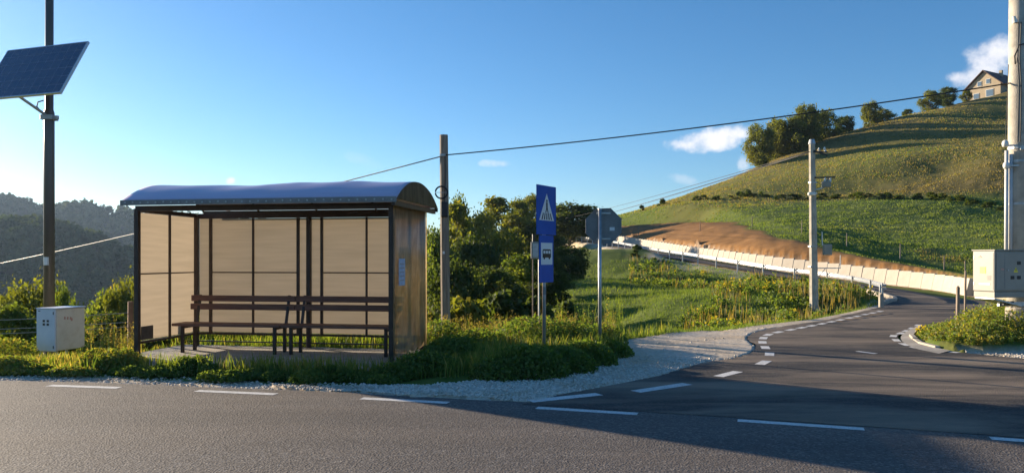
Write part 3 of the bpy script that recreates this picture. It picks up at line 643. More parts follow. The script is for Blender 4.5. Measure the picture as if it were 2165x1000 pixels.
def cards_mesh(ctr, s, nrm, rn, flat=.6, asp=.75):
    """one leaf-shaped quad per centre, facing roughly along nrm"""
    m = len(ctr); n = nrm*flat+rn.normal(size=(m, 3))*(1-flat)*.8; n /= np.linalg.norm(n, axis=1)[:, None]+1e-9
    a = np.cross(n, rn.normal(size=(m, 3))); a /= np.linalg.norm(a, axis=1)[:, None]+1e-9; b = np.cross(n, a)
    s = np.asarray(s)[:, None]; h = s*.5
    V = np.stack([ctr-a*h, ctr-b*h*asp+a*h*.1, ctr+a*h, ctr+b*h*asp+a*h*.1], 1).reshape(-1, 3)
    return V, np.arange(m*4).reshape(-1, 4)
HILLS = 1
far_hill('far_ridge', [(-700,380),(-420,430),(-200,395),(-60,398),(0,404),(40,412),(80,424),(115,436),(150,431),(185,421),(215,429),(240,434),(285,438),(420,452),(640,470),(900,490)], 1000, 0, 420, 34, 3400, 13, 'hazy wooded ridge on the skyline far left', 11)
far_hill('near_hill', [(-600,420),(-300,440),(-120,452),(0,448),(55,452),(110,462),(160,480),(200,498),(245,520),(300,545),(420,575),(600,620)], 480, 0, 250, 46, 3600, 9.5, 'dark wooded hillside across the valley left of shelter', 23)

# ------------------------------------------------------------------ bus shelter
SH = Vector((-6.09, 12.30, 0)); SA = math.atan2(-.73, 4.25); SL, SD = 4.31, 1.65
def shelter():
    o = empty('bus_shelter', SH, SA, 'brown steel bus shelter with amber plastic walls and curved roof', 'bus shelter')
    def post(u, v, w=.075, z0=-.03, z1=2.42): MB().box((u, v, (z0+z1)/2), (w, w, z1-z0)).build('post', M['brown_steel'], o, bevel=.004)
    for u in (0, SL): post(u, 0); post(u, SD)
    post(SL/2+.05, SD)
    B = lambda nm, a, b, w, h: MB().bar(a, b, w, h).build(nm, M['brown_steel'], o, bevel=.003)
    B('top_beam', (-.02, 0, 2.42), (SL+.02, 0, 2.42), .06, .09); B('top_beam', (.04, SD, 2.385), (SL-.04, SD, 2.385), .06, .085)
    for u in (0, SL): B('side_beam', (u, .04, 2.40), (u, SD-.04, 2.40), .05, .07); B('side_rail', (u, .04, .24), (u, SD-.04, .24), .045, .04); 
    B('middle_bar', (0, .04, 1.36), (0, SD-.04, 1.36), .03, .022)
    MB().box((0, SD*.52, 1.31), (.035, .03, 2.12)).build('mullion', M['brown_steel'], o)
    # back frames
    def vb(u, w=.035): MB().box((u, SD, 1.30), (w, .04, 2.1)).build('mullion', M['brown_steel'], o)
    for u, w in ((.29, .05), (1.13, .03), (2.0, .05), (2.45, .045), (3.29, .03), (4.08, .045)): vb(u, w)
    for a, b in ((.32, 1.97), (2.48, 4.05)): B('middle_bar', (a, SD-.004, 1.36), (b, SD-.004, 1.36), .03, .022)
    B('back_rail', (.04, SD, .245), (SL-.04, SD, .245), .045, .04); B('back_rail', (.04, SD, .1), (SL-.04, SD, .1), .03, .022)
    # panes (each between its bars)
    def pane(nm, a, b, c_, d, m): 
        MB().box(((a[0]+b[0])/2, (a[1]+b[1])/2, (c_+d)/2), (abs(b[0]-a[0])+.006, abs(b[1]-a[1])+.006, d-c_)).build(nm, m, o)
    us = (.04, .29, 1.13, 2.0, SL/2+.05, 2.45, 3.29, 4.08, SL-.04)
    for a, b in zip(us[:-1], us[1:]):
        if b-a < .4: pane('back_pane', (a+.015, SD+.03), (b-.015, SD+.03), .27, 2.34, M['sheet'])
        else:
            pane('back_pane', (a+.01, SD+.03), (b-.01, SD+.03), .27, 1.353, M['sheet']); pane('back_pane', (a+.01, SD+.03), (b-.01, SD+.03), 1.367, 2.34, M['sheet'])
    for a, b in ((.04, SD*.52-.01), (SD*.52+.01, SD-.04)):
        for c_, d in ((.27, 1.353), (1.367, 2.36)): pane('side_pane', (-.025, a), (-.025, b), c_, d, M['sheet'])
    # the stained sheet that closes the right-hand end
    m = MB(); n = 14; ys = np.linspace(-.05, SD+.1, n); 
    for i, y in enumerate(ys):
        w = .012*math.sin(i*1.7)+.01*math.sin(i*3.1)
        m.v += [(SL+.05+w, y, .10+.03*math.sin(i*2.3)), (SL+.05+w*.4, y, 1.3), (SL+.05+w*.3, y, 2.44)]
    m.f = [(i*3+k, (i+1)*3+k, (i+1)*3+k+1, i*3+k+1) for i in range(n-1) for k in range(2)]
    e = m.build('end_sheet', M['sheet_end'], o, smooth=True); e['label'] = 'dark stained bronze sheet on the right-hand end'
    e.modifiers.new('t', 'SOLIDIFY').thickness = .006
    # curved roof: arc from front eave to back eave, in four sheets
    a0, a1 = -.33, SD+.32; mid = (a0+a1)/2; half = (a1-a0)/2; rise = .35; rad = (half*half+rise*rise)/(2*rise); zc = 2.51+rise-rad
    def arc(k, r=rad, n=22):
        t = -math.asin(half/rad)+2*math.asin(half/rad)*k/n; return mid+r*math.sin(t), zc+r*math.cos(t)
    edges = [-.06, 4.5]
    for s in range(1):
        m = MB(); U = np.linspace(edges[s]+.002, edges[s+1]-.002, 61)
        for u in U:
            for k in range(23):
                y, z = arc(k); m.v.append((u, y, z+math.sin(k/22*math.pi)*(.012*math.sin(u*1.9+k*.22)+.005*math.sin(u*5.3-k*.5)+.012*math.exp(-((u-2.55)/.22)**2-((k-7)/3.5)**2)-.014*math.exp(-((u-1.6)/.3)**2-((k-8)/3)**2)+.010*math.exp(-((u-3.5)/.25)**2-((k-9)/3)**2))))
        m.f = [(i*23+k, (i+1)*23+k, (i+1)*23+k+1, i*23+k+1) for i in range(60) for k in range(22)]
        r = m.build('roof_sheet', M['roof_sheet'], o, smooth=True); r.modifiers.new('t', 'SOLIDIFY').thickness = .008
    for u in (-.04, 1.08, 2.22, 3.36, 4.47):
        m = MB(); m.tube([(u, arc(k)[0], arc(k)[1]-.035) for k in range(23)], .018, 6); m.build('roof_rib', M['brown_steel'], o)
    fas = MB().box(((edges[0]+edges[-1])/2, a0-.004, 2.49), (edges[-1]-edges[0], .014, .085)).build('fascia', M['sign_back'], o, bevel=.003)
    bm0 = MB().tube([(0, 0, 0), (0, -.014, 0)], .013, 8).mesh('bolt'); bm0.materials.append(M['galv'])
    for i in range(34):
        b = bpy.data.objects.new('bolt', bm0); C.objects.link(b); b.parent = fas; b.location = (edges[0]+.1+i*.133, a0-.012, 2.49+random.uniform(-.006, .006))
    B('back_eave', (edges[0], a1, 2.47), (edges[-1], a1, 2.47), .02, .06)
    poly = [(4.49, *arc(k, rad-.012)) for k in range(23)]
    t = MB().prism(poly, (0, 0, 0), (.012, 0, 0)).build('arch_panel', M['arch'], o); t['label'] = 'dark arched panel closing the roof end'
    B('end_beam', (4.44, a0+.02, 2.44), (4.44, a1-.02, 2.44), .05, .075)
    MB().box((.02, .22, .39), (.012, .30, .22)).build('patch_board', M['board'], o)
    return o
shelter()
def sh(u, v, z=0): return SH+Matrix.Rotation(SA, 3, 'Z')@Vector((u, v, z))
def slab():
    m = MB(); n = 18
    for v0, jj in ((-.95, .10), (SD+.12, .05)):
        for i in range(n+1):
            u = -.35+(SL+.75)*i/n; m.v.append(tuple(sh(u, v0+jj*math.sin(i*2.1)+jj*.6*math.sin(i*.9), .0)))
    top = [(x, y, .012) for x, y, z in m.v]; bot = [(x, y, -.12) for x, y, z in m.v]; k = n+1
    m.v = top+bot; m.f = [(i, i+1, k+i+1, k+i) for i in range(n)]
    ring = list(range(n+1))+list(range(2*n+1, n, -1))
    m.f += [(ring[i], ring[(i+1) % len(ring)], ring[(i+1) % len(ring)]+2*k, ring[i]+2*k) for i in range(len(ring))]
    tag(m.build('concrete_pad', M['slab']), kind='structure')
slab()
def bench(u0, u1, dv, label):
    o = empty('bench', sh(u0, .62+dv, .012), SA, label, 'bench', 'benches in the shelter'); L_ = u1-u0
    for i, v in enumerate((.05, .19, .33)): MB().box((L_/2, v, .475), (L_, .125, .045)).build('seat_plank', M['bench_wood'], o, bevel=.006)
    for z, v in ((.755, .55), (.90, .575)): MB().box((L_/2, v, z), (L_, .035, .105)).build('back_plank', M['bench_wood'], o, bevel=.006)
    for u in (.16, L_-.12):
        MB().box((u, .06, .22), (.05, .05, .46)).build('leg', M['brown_steel'], o, bevel=.003)
        MB().box((u, .42, .22), (.05, .05, .46)).build('leg', M['brown_steel'], o, bevel=.003)
        MB().bar((u, .05, .43), (u, .44, .43), .045, .04).build('seat_bearer', M['brown_steel'], o)
        MB().bar((u, .45, .40), (u, .60, .96), .045, .035).build('back_upright', M['brown_steel'], o, bevel=.003)
    return o
bench(.20, 2.165, 0, 'brown slatted bench in left half of the shelter')
bench(2.17, 4.10, .012, 'brown slatted bench in right half, beside the stained end wall')
def notice(name, u, v, z, w, h, end, label):
    o = (MB().box((0, 0, 0), (.004, w, h)) if end else MB().box((0, 0, 0), (w, .004, h))).build(name, M['paper'])
    o.location = sh(u, v, z); o.rotation_euler = (0, 0, SA); tag(o, label, 'notice')
    for k in range(5):
        b = MB().box((0, 0, 0), (.004 if end else w*.7, .004 if not end else w*.7, h*.05)).build('text_line', M['solar_line'], o); b.location = ((.0035 if end else 0), (0 if end else -.0035), h*(.3-.15*k))
notice('notice_sheet', 3.98, SD-.045, 1.62, .16, .38, False, 'small pale notice on the shelter back wall near right end')
notice('timetable_sheet', SL+.075, .28, 1.40, .30, .42, True, 'pale blue timetable sheet on the shelter end wall')

# ------------------------------------------------------------------ solar street lamp
def lamp():
    LY = 14.2; lx = (104-CX)/F*LY; o = empty('solar_street_lamp', (lx, LY, -.25), 0, 'tall dark lamp pole with a tilted solar panel at far left', 'street lamp')
    L_ = Vector((lx, LY, -.25)); K = LY/11.9; Z = lambda z: EYE+(z-EYE)*K+.25
    MB().tube([(0, 0, -.1), (0, 0, Z(3.9)), (0, 0, Z(3.95)), (.01, 0, Z(7.2))], [.095, .09, .072, .067], 20).build('pole', M['pole_paint'], o, smooth=True)
    MB().tube([(0, 0, 1.75), (0, 0, Z(3.9))], .012, 6).build('cable_pipe', M['galv'], o).location = (-.1, .0, 0)
    TR = Vector(P(187, 88, 13.7))-L_; hd = Vector((-.95, .31, 0)).normalized(); nh = Vector((-.31, -.95, 0)).normalized(); t = R(61)
    dn = nh*math.cos(t)+Vector((0, 0, -math.sin(t))); nrm = nh*math.sin(t)+Vector((0, 0, math.cos(t)))
    Wd, Hd = 1.96, 1.20
    def pt(a, b, c_=0): return TR+hd*a+dn*b+nrm*c_
    def slabq(a0, a1, b0, b1, c0, c1): 
        m = MB(); m.prism([pt(a0, b0, c0), pt(a1, b0, c0), pt(a1, b1, c0), pt(a0, b1, c0)], (0, 0, 0), nrm*(c1-c0)); return m
    pan = slabq(.02, Wd-.02, .02, Hd-.02, -.02, 0).build('solar_panel', M['solar_cell'], o)
    fr = MB()
    for q in ((0, Wd, 0, .022), (0, Wd, Hd-.022, Hd), (0, .022, .022, Hd-.022), (Wd-.022, Wd, .022, Hd-.022)):
        s = slabq(*q, -.038, .006); fr.add(s.v, s.f)
    fr.build('panel_frame', M['alu'], pan)
    for i in range(1, 6): slabq(.025, Wd-.025, Hd*i/6-.0025, Hd*i/6+.0025, .001, .0022).build('cell_line', M['solar_line'], pan)
    for i in range(1, 10): slabq(Wd*i/10-.002, Wd*i/10+.002, .025, Hd-.025, .0005, .0014).build('cell_line', M['solar_line'], pan)
    br = pt(1.1, 1.12, -.04)
    MB().bar((0, -.02, Z(3.83)), br, .05, .035).build('strut', M['galv'], o, bevel=.004)
    MB().bar((-.03, -.03, Z(4.55)), pt(.95, .45, -.04), .05, .05).build('bracket', M['galv'], o)
    MB().box((.0, 0, Z(3.82)), (.22, .22, .085)).build('clamp', M['galv'], o, bevel=.004)
    MB().box((.14, -.02, Z(3.82)), (.09, .05, .07)).build('clamp_bolt_plate', M['galv'], o, bevel=.004)
    MB().tube([(-.06, -.07, Z(4.08)), (-.15, -.1, Z(4.05)), (-.17, -.1, Z(3.98)), (-.1, -.08, Z(3.9))], .012, 6).build('cable_loop', M['cable'], o)
    st = MB(); 
    for k in range(5):
        a = R(-150+k*24-10); st.v += [(.0945*math.cos(a), .0945*math.sin(a), 1.74), (.0945*math.cos(a), .0945*math.sin(a), 1.89)]
    st.f = [(2*k, 2*k+2, 2*k+3, 2*k+1) for k in range(4)]; st.build('number_sticker', M['sign_white'], o)
    MB().bar((0, 0, Z(7.1)), (.9, -1.2, Z(7.3)), .05, .05).build('lamp_arm', M['pole_paint'], o)
    hd_ = MB().box((1.1, -1.47, Z(7.32)), (.22, .55, .08), R(-37)).build('lamp_head', M['galv'], o, bevel=.02)
    MB().tube([(0, 0, .02), (0, 0, .06)], .17, 14).build('base_plate', M['galv'], o)
lamp()
def left_cabinet():
    c0 = Vector((-6.59, 10.9, 0)); A = Vector((-.955, .297, 0)); Bv = Vector((.297, .955, 0)); a, b, z0, z1 = .335, .53, .27, .875
    o = empty('utility_cabinet', c0, 0, 'small white utility cabinet on legs at the foot of the lamp pole', 'utility cabinet')
    ang = math.atan2(Bv.x, -(-Bv.y))
    Q = Matrix((A, Bv, Vector((0, 0, 1)))).transposed()
    def bx(nm, lo, hi, m, bev=.006, par=o): 
        lo, hi = Vector(lo), Vector(hi); s = MB().box((0, 0, 0), hi-lo); s.v = [tuple(Q@(Vector(p)+(lo+hi)/2)) for p in s.v]; return s.build(nm, m, par, bevel=bev)
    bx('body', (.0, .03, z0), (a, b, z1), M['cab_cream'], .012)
    d = bx('door', (-.004, -.002, z0-.004), (a+.004, .028, z1+.004), M['cab_white'], .006)
    bx('lid', (-.012, -.01, z1+.005), (a+.012, b+.01, z1+.018), M['cab_white'], .004)
    for k in range(2):
        for j in range(2): bx('vent_mark', (.10+k*.075, -.006, .69-j*.05), (.14+k*.075, -.0035, .722-j*.05), M['black'], 0, d)
    bx('vent_mark', (.26, -.006, .845), (.30, -.0035, .855), M['black'], 0, d)
    bx('hinge', (.012, -.008, .8), (.022, -.002, .84), M['black'], 0, d); bx('hinge', (.012, -.008, .31), (.022, -.002, .35), M['black'], 0, d)
    for i, q in enumerate(((.10, .74), (.15, .735), (.2, .73), (.22, .71))): bx('faded_mark', (-.003, q[0]+.06, q[1]-.02), (-.001, q[0]+.085, q[1]+.02), M['red_print'], 0)
    o.scale = (1.19,)*3; o.location = (-7.86, 13.0, -.304)
    for u, v in ((.02, .05), (a-.03, .05), (.02, b-.05), (a-.03, b-.05)): bx('leg', (u-.015, v-.015, -.1), (u+.015, v+.015, z0+.01), M['galv'], .002)
left_cabinet()

# ------------------------------------------------------------------ road signs
def crossing_sign():
    x, y = .5, 11.8
    o = empty('crossing_sign', (x, y, 0), 0, 'blue pedestrian crossing sign above a bus stop plate on grey post', 'road sign')
    MB().tube([(0, 0, -.2), (0, 0, 2.70)], .03, 14).build('post', M['galv'], o, smooth=True)
    ang = R(58); ux = Vector((math.cos(ang), math.sin(ang), 0)); n = Vector((math.sin(ang), -math.cos(ang), 0)); up = Vector((0, 0, 1)); off = n*.045
    def flat(nm, pts, z0, d, m, par, t=.0015):       # pts in (across, up) on the plate
        mb = MB(); mb.prism([off+n*d+ux*a+up*(z0+b) for a, b in pts], (0, 0, 0), n*t); return mb.build(nm, m, par)
    R4 = lambda w, h, cx=0, cy=0: [(cx-w/2, cy-h/2), (cx+w/2, cy-h/2), (cx+w/2, cy+h/2), (cx-w/2, cy+h/2)]
    z = 2.36; p = flat('crossing_plate', R4(.60, .76), z, -.012, M['sign_blue'], o, .012)
    for q in ((.60, .012, 0, .374), (.60, .012, 0, -.374), (.012, .736, -.294, 0), (.012, .736, .294, 0)): flat('plate_border', R4(*q), z, .001, M['sign_blue'], p)
    tri = [(-.235, -.16), (.235, -.16), (0, .26)]; flat('triangle', tri, z, .002, M['sign_white'], p)
    # walking figure and zebra bars in dark blue/black
    blk = M['black']
    for i in range(5):
        cx = -.15+.075*i; flat('zebra_bar', [(cx-.018, -.145), (cx+.018, -.145), (cx*.72+.012, -.045), (cx*.72-.012, -.045)], z, .004, blk, p)
    flat('figure_body', [(-.028, -.04), (.0, .02), (.03, -.045), (.048, -.04), (.02, .04), (.022, .12), (-.022, .12), (-.02, .03), (-.048, -.035)], z, .006, blk, p)
    flat('figure_head', [(.02*math.cos(k*math.pi/5), .145+.022*math.sin(k*math.pi/5)) for k in range(10)], z, .006, blk, p)
    z2 = 1.605; b = flat('bus_stop_plate', R4(.44, .73), z2, -.012, M['sign_blue'], o, .012)
    flat('white_field', R4(.36, .34, 0, .08), z2, .002, M['sign_white'], b)
    flat('bus_body', [(-.13, .02), (.13, .02), (.13, .13), (.115, .15), (-.115, .15), (-.13, .13)], z2, .004, blk, b)
    for k in range(3): flat('bus_window', R4(.06, .045, -.08+.08*k, .105), z2, .006, M['sign_white'], b)
    for cx in (-.08, .08): flat('bus_wheel', [(cx+.026*math.cos(k*math.pi/5), .018+.026*math.sin(k*math.pi/5)) for k in range(10)], z2, .005, blk, b)
    for zz in (2.6, 2.12, 1.85, 1.36): MB().box((0, 0, zz), (.085, .085, .03), ang).build('clamp', M['galv'], o)
    MB().tube([(0, 0, 1.05), (0, 0, 1.17)], .0312, 14, False).build('sticker', M['sign_back'], o)
crossing_sign()
def stop_sign():
    x, y = 1.51, 13.0
    o = empty('stop_sign', (x, y, 0), 0, 'octagonal road sign seen from its dark back on grey post', 'road sign')
    MB().tube([(0, 0, -.2), (0, 0, 2.45)], .03, 14).build('post', M['galv'], o, smooth=True)
    MB().tube([(0, 0, 2.45), (0, 0, 2.47)], .034, 14).build('post_cap', M['galv'], o)
    ang = R(-14); ux = Vector((math.cos(ang), math.sin(ang), 0)); n = Vector((-math.sin(ang), math.cos(ang), 0)); zc = 2.17; r = .325
    pl = MB().prism([Vector((.055, 0, zc))+n*.05+ux*r*math.cos(R(22.5+45*k))+Vector((0, 0, r*math.sin(R(22.5+45*k)))) for k in range(8)], (0, 0, 0), n*.012).build('octagon_plate', M['sign_back'], o)
    rim = MB()
    pts = [Vector((.055, 0, zc))+n*.045+ux*r*math.cos(R(22.5+45*k))+Vector((0, 0, r*math.sin(R(22.5+45*k)))) for k in range(9)]
    for a, b in zip(pts[:-1], pts[1:]): rim.bar(a, b, .02, .012)
    rim.build('folded_rim', M['sign_back'], pl)
    for zz in (2.39, 1.95): MB().bar(Vector((-.06, 0, zz))+n*.035, Vector((.2, 0, zz))+n*.035+ux*0, .03, .03).build('clamp', M['galv'], o, bevel=.003)
    MB().box(Vector((.055, 0, zc))+n*.044+ux*.15+Vector((0, 0, -.05)), (.085, .004, .06), ang).build('white_sticker', M['sign_white'], pl)
    MB().bar(Vector((.04, 0, 1.93))+n*.04, Vector((.04, 0, 2.41))+n*.04, .035, .02).build('stiffener', M['sign_back'], pl)
stop_sign()
def meter_box():
    o = empty('metal_box_post', (*P(1135, 690, 17)[:2], -.2), 0, 'small grey metal box on two thin poles behind the crossing sign', 'metal box')
    MB().box((-.05, 0, 2.0), (.17, .12, .38)).build('box', M['cab_grey'], o, bevel=.01); MB().box((-.03, -.064, 2.0), (.12, .008, .3)).build('box_door', M['galv'], o)
    MB().tube([(.05, .0, 0), (.05, 0, 1.83)], .02, 8).build('pole', M['galv'], o); MB().tube([(-.09, .02, 0), (-.09, .02, 1.83)], .014, 8).build('pole', M['wood'], o)
    MB().tube([(-.07, 0, 2.19), (-.07, 0, 2.36)], .035, 8).build('cable_head', M['black'], o)
meter_box()

# ------------------------------------------------------------------ poles and lines
WP = Vector((*P(940, 695, 17.4)[:2], -.8))
def wood_pole():
    o = empty('timber_pole', (WP.x, WP.y, -.3), 0, 'weathered pole with a coil of cable behind the shelter', 'utility pole')
    m = MB(); n = 4
    m.tube([(.04, 0, -1.0), (-.02, 0, 4.75)], [.115, .098], 10); m.build('pole', M['wood'], o)
    c_ = Vector((-.06, -.14, 3.42))
    for k, r in enumerate((.13, .145, .137)):
        MB().tube([c_+Vector((r*math.cos(a), -.012*k, r*math.sin(a))) for a in np.linspace(0, 2*math.pi, 25)], .011, 6, False).build('cable_coil', M['cable'], o)
    MB().bar(c_+Vector((-.14, 0, 0)), c_+Vector((.14, 0, 0)), .02, .01).build('coil_cross', M['galv'], o)
    MB().box((.01, -.14, 3.03), (.16, .14, .34)).build('junction_box', M['black'], o, bevel=.015)
    MB().box((-.03, -.1, 4.28), (.12, .05, .05)).build('hook', M['galv'], o); MB().tube([(.0, -.12, 3.2), (.03, -.13, 3.7), (.02, -.12, 4.25)], .012, 6).build('riser_cable', M['cable'], o)
    MB().box((-.01, -.12, 2.05), (.05, .004, .06)).build('tag_plate', M['sign_white'], o)
wood_pole()
def cable(name, a, b, sag, r, label, group=None, m='cable'):
    a, b = Vector(a), Vector(b); n = 40
    pts = [(a.lerp(b, t)-Vector((0, 0, sag*4*t*(1-t))))-a for t in np.linspace(0, 1, n+1)]
    o = MB().tube(pts, r, 6).build(name, M[m], smooth=True); o.location = a; tag(o, label, 'cable', group); return o
RP = Vector((9.86, 14.7, .35))
wp_top = Vector((WP.x+.04, WP.y-.1, EYE+220/F*17.3))
cable('overhead_cable', wp_top, (RP.x-.14, RP.y-.02, EYE+372/F*14.7), .10, .014, 'black overhead cable rising from weathered pole to the right-hand pole')
cable('overhead_cable', wp_top-Vector((.1, 0, .03)), P(-260, 600, 52), .35, .014, 'overhead cable running from weathered pole down to the left', m='wire')
def mid_pole():
    x, y, z = P(1720, 668, 28); o = empty('concrete_pole', (x, y, z-.1), 0, 'slender concrete pole with small equipment beside the climbing road', 'utility pole')
    MB().tube([(.03, 0, -.3), (-.06, 0, 6.45)], [.175, .115], 8).build('pole', M['concrete'], o)
    MB().tube([(-.06, 0, 6.45), (-.06, 0, 6.62)], [.13, .09], 10).build('pole_cap', M['galv'], o)
    for a, b in (((-.05, -.1, 6.2), (.55, .1, 6.05)), ((-.05, -.1, 6.15), (.35, -.4, 6.1))): MB().bar(a, b, .05, .05).build('cross_arm', M['black'], o)
    for p in ((.2, 0, 6.2), (.45, .05, 6.14), (.28, -.3, 6.18)): MB().tube([p, (p[0], p[1], p[2]+.05), (p[0], p[1], p[2]+.12)], [.03, .05, .02], 8).build('insulator', M['porcelain'], o)
    MB().bar((.0, -.12, 5.2), (.75, -.12, 5.22), .05, .05).build('switch_arm', M['black'], o)
    for i in range(3): MB().tube([(.38+.1*i, -.12, 5.2), (.36+.1*i, -.12, 5.05), (.34+.1*i, -.12, 4.85)], [.03, .045, .03], 8).build('fuse_insulator', M['porcelain' if i != 1 else 'sign_back'], o)
    MB().box((.42, -.12, 4.95), (.30, .18, .24)).build('switch_case', M['cab_grey'], o, bevel=.03)
    MB().bar((.0, -.1, 4.75), (.4, -.12, 4.85), .04, .04).build('switch_arm', M['galv'], o)
    MB().box((-.12, -.14, 4.6), (.28, .14, .13)).build('lamp_bracket', M['porcelain'], o, bevel=.03)
    MB().box((.45, -.14, 2.55), (.28, .2, .40)).build('control_box', M['cab_grey'], o, bevel=.015)
    MB().tube([(.27, -.14, 2.7), (.26, -.14, 3.2)], .02, 6).build('conduit', M['porcelain'], o)
    pf = MB(); pf.bar((.1, -.1, 1.87), (.95, -.1, 1.87), .03, .03); pf.bar((.95, -.1, 1.87), (.95, -.1, 2.35), .02, .02); pf.bar((.1, -.1, 1.5), (.4, -.1, 1.86), .02, .02); pf.bar((.1, .25, 1.87), (.95, .25, 1.87), .03, .03); pf.bar((.95, -.1, 1.87), (.95, .25, 1.87), .03, .03)
    pf.build('foot_platform', M['galv'], o)
    for zz in (5.0, 2.65, 1.9, 4.6): MB().tube([(-.03, 0, zz), (-.03, 0, zz+.05)], .16+.01*(6-zz)/2, 8).build('band', M['galv'], o)
    return Vector((x-.06, y-.1, z+6.1))
MP = mid_pole()
for k, (a, b) in enumerate(((1180, 470), (1150, 478), (1120, 472))):
    cable('overhead_wire', MP+Vector((.1-.12*k, 0, -.02*k)), P(a, b, 170), .6, .012, 'thin wire running from slender concrete pole down to the left', 'wires from the slender pole', 'cable')
def right_pole():
    o = empty('cabinet_pole', RP, 0, 'thick concrete pole carrying cables at the right edge', 'utility pole')
    MB().tube([(0, 0, -.5), (-.01, 0, 3.5), (-.02, 0, 7.6)], [.215, .185, .155], 18).build('pole', M['concrete'], o, smooth=True)
    MB().tube([(0, 0, -.15), (0, 0, .32)], [.25, .24], 14).build('pole_footing', M['kerb'], o, bevel=.02)
    for zz in (3.38, 3.12, 2.3, .85): MB().tube([(0, 0, zz), (0, 0, zz+.045)], .203, 18).build('steel_band', M['galv'], o)
    for k in range(2):
        MB().tube([(-.30+.085*k, -.06, 1.05), (-.285+.085*k, -.05, 3.35-.07*k)], .034, 12).build('grey_pipe', M['grey_plastic'], o, smooth=True)
    for p in ((-.33, -.08, 3.42), (-.31, -.08, 3.0), (.09, -.2, 3.4), (.05, -.2, 3.08)): MB().tube([p, (p[0], p[1], p[2]+.05), (p[0], p[1], p[2]+.1), (p[0], p[1], p[2]+.13)], [.05, .062, .055, .02], 10).build('insulator', M['porcelain'], o, smooth=True)
    for p in ((-.22, -.08, 3.44), (0, -.2, 3.36), (-.2, -.1, 3.05)): MB().bar((p[0]-.12, p[1], p[2]), (p[0]+.14, p[1]-.05, p[2]), .03, .03).build('bracket', M['galv'], o)
    for k in range(2):
        a = Vector((-.10-.05*k, -.165, 3.5)); MB().tube([a, a+Vector((.01, -.005, .5)), a+Vector((.02+.01*k, -.0, 1.1)), a+Vector((-.01+.01*k, .0, 1.6)), a+Vector((.02, .0, 2.3))], .009, 6).build('riser_cable', M['cable'], o)
    MB().tube([(-.17, -.13, 5.0), (-.2, -.16, 5.15), (-.14, -.2, 5.35), (0, -.21, 5.38), (.1, -.2, 5.3)], .014, 6).build('cable_loop', M['cable'], o)
    MB().bar((-.12, -.05, 6.9), (-.75, -.6, 7.3), .05, .05).build('bracket_arm', M['galv'], o)
    MB().tube([(-.17, -.12, 5.8), (-.2, -.13, 5.92)], [.05, .03], 10).build('insulator', M['porcelain'], o)
right_pole()
cable('drop_wire', RP+Vector((-.28, -.1, 5.0)), RP+Vector((-.34, -.1, 3.5)), .0, .006, 'thin wire hanging down beside the thick right-hand pole')
def right_cabinet():
    c0 = Vector((8.77, 13.75, 0)); A = Vector((.979, .203, 0)); Bv = Vector((-.203, .979, 0)); Q = Matrix((A, Bv, Vector((0, 0, 1)))).transposed()
    o = empty('meter_cabinet', c0, 0, 'grey electrical meter cabinet with yellow warning stickers on the thick pole', 'electrical cabinet')
    a, b, z0, z1 = .69, .50, 1.01, 1.755
    def bx(nm, lo, hi, m, bev=.006, par=o):
        lo, hi = Vector(lo), Vector(hi); s = MB().box((0, 0, 0), hi-lo); s.v = [tuple(Q@(Vector(p)+(lo+hi)/2)) for p in s.v]; return s.build(nm, m, par, bevel=bev)
    def pl(nm, pts, m, par):  # polygon on the left face (v,z)
        s = MB().prism([Q@Vector((-.0035, p[0], p[1])) for p in pts], (0, 0, 0), Q@Vector((-.002, 0, 0))); return s.build(nm, m, par)
    bx('body', (0, 0, z0), (a, b, z1), M['cab_grey'], .012)
    d = bx('door', (.03, -.014, z0+.03), (a-.03, .004, z1-.03), M['cab_grey'], .004)
    bx('lid', (-.015, -.02, z1), (a+.015, b+.015, z1+.022), M['cab_grey'], .006)
    for u, z in ((.47, 1.50), (.33, 1.235), (.47, 1.235)): bx('meter_window', (u, -.022, z), (u+.075, -.013, z+.062), M['black'], .002, d)
    bx('door_seam', (.2, -.0165, z0+.05), (.206, -.0145, z1-.05), M['sign_back'], 0, d)
    s = MB().prism([Q@Vector((.39, -.0155, 1.36)), Q@Vector((.49, -.0155, 1.36)), Q@Vector((.44, -.0155, 1.455))], (0, 0, 0), Q@Vector((0, -.002, 0))).build('warning_triangle', M['yellow'], d)
    bx('warning_bolt', (.434, -.02, 1.378), (.446, -.018, 1.425), M['black'], 0, s)
    bx('printed_mark', (.12, -.0165, 1.40), (.19, -.0145, 1.43), M['red_print'], 0, d); bx('lock', (.255, -.03, 1.385), (.28, -.012, 1.41), M['galv'], .002, d)
    pl('yellow_sticker', [(.2, 1.34), (.33, 1.34), (.33, 1.46), (.2, 1.46)], M['yellow'], o)
    pl('nameplate', [(.1, 1.13), (.35, 1.13), (.35, 1.16), (.1, 1.16)], M['sign_white'], o); pl('printed_mark', [(.28, 1.63), (.38, 1.63), (.33, 1.67)], M['red_print'], o)
    for k in range(5): pl('vent_slit', [(.08, 1.22+.018*k), (.17, 1.22+.018*k), (.17, 1.227+.018*k), (.08, 1.227+.018*k)], M['sign_back'], o)
    pl('door_seam', [(.03, 1.04), (.035, 1.04), (.035, 1.72), (.03, 1.72)], M['sign_back'], o)
    for zz in (1.12, 1.6): bx('hinge', (-.008, .455, zz), (.0, .475, zz+.06), M['galv'], .002)
    bx('plinth', (.01, .01, .90), (a-.01, b-.01, z0-.004), M['cab_grey'], .006)
    s = MB().prism([Q@Vector(p) for p in ((.01, .02, .898), (.01, .46, .898), (.62, .46, .76), (.62, .02, .76))], (0, 0, 0), (0, 0, -.03)).build('tray', M['galv'], o)
    bx('bracket', (.40, .3, .72), (1.05, .36, .80), M['galv'], .004)
    for k in range(3): bx('cable_gland', (.30+.09*k, .1, .76), (.34+.09*k, .15, .83), M['black'], .004)
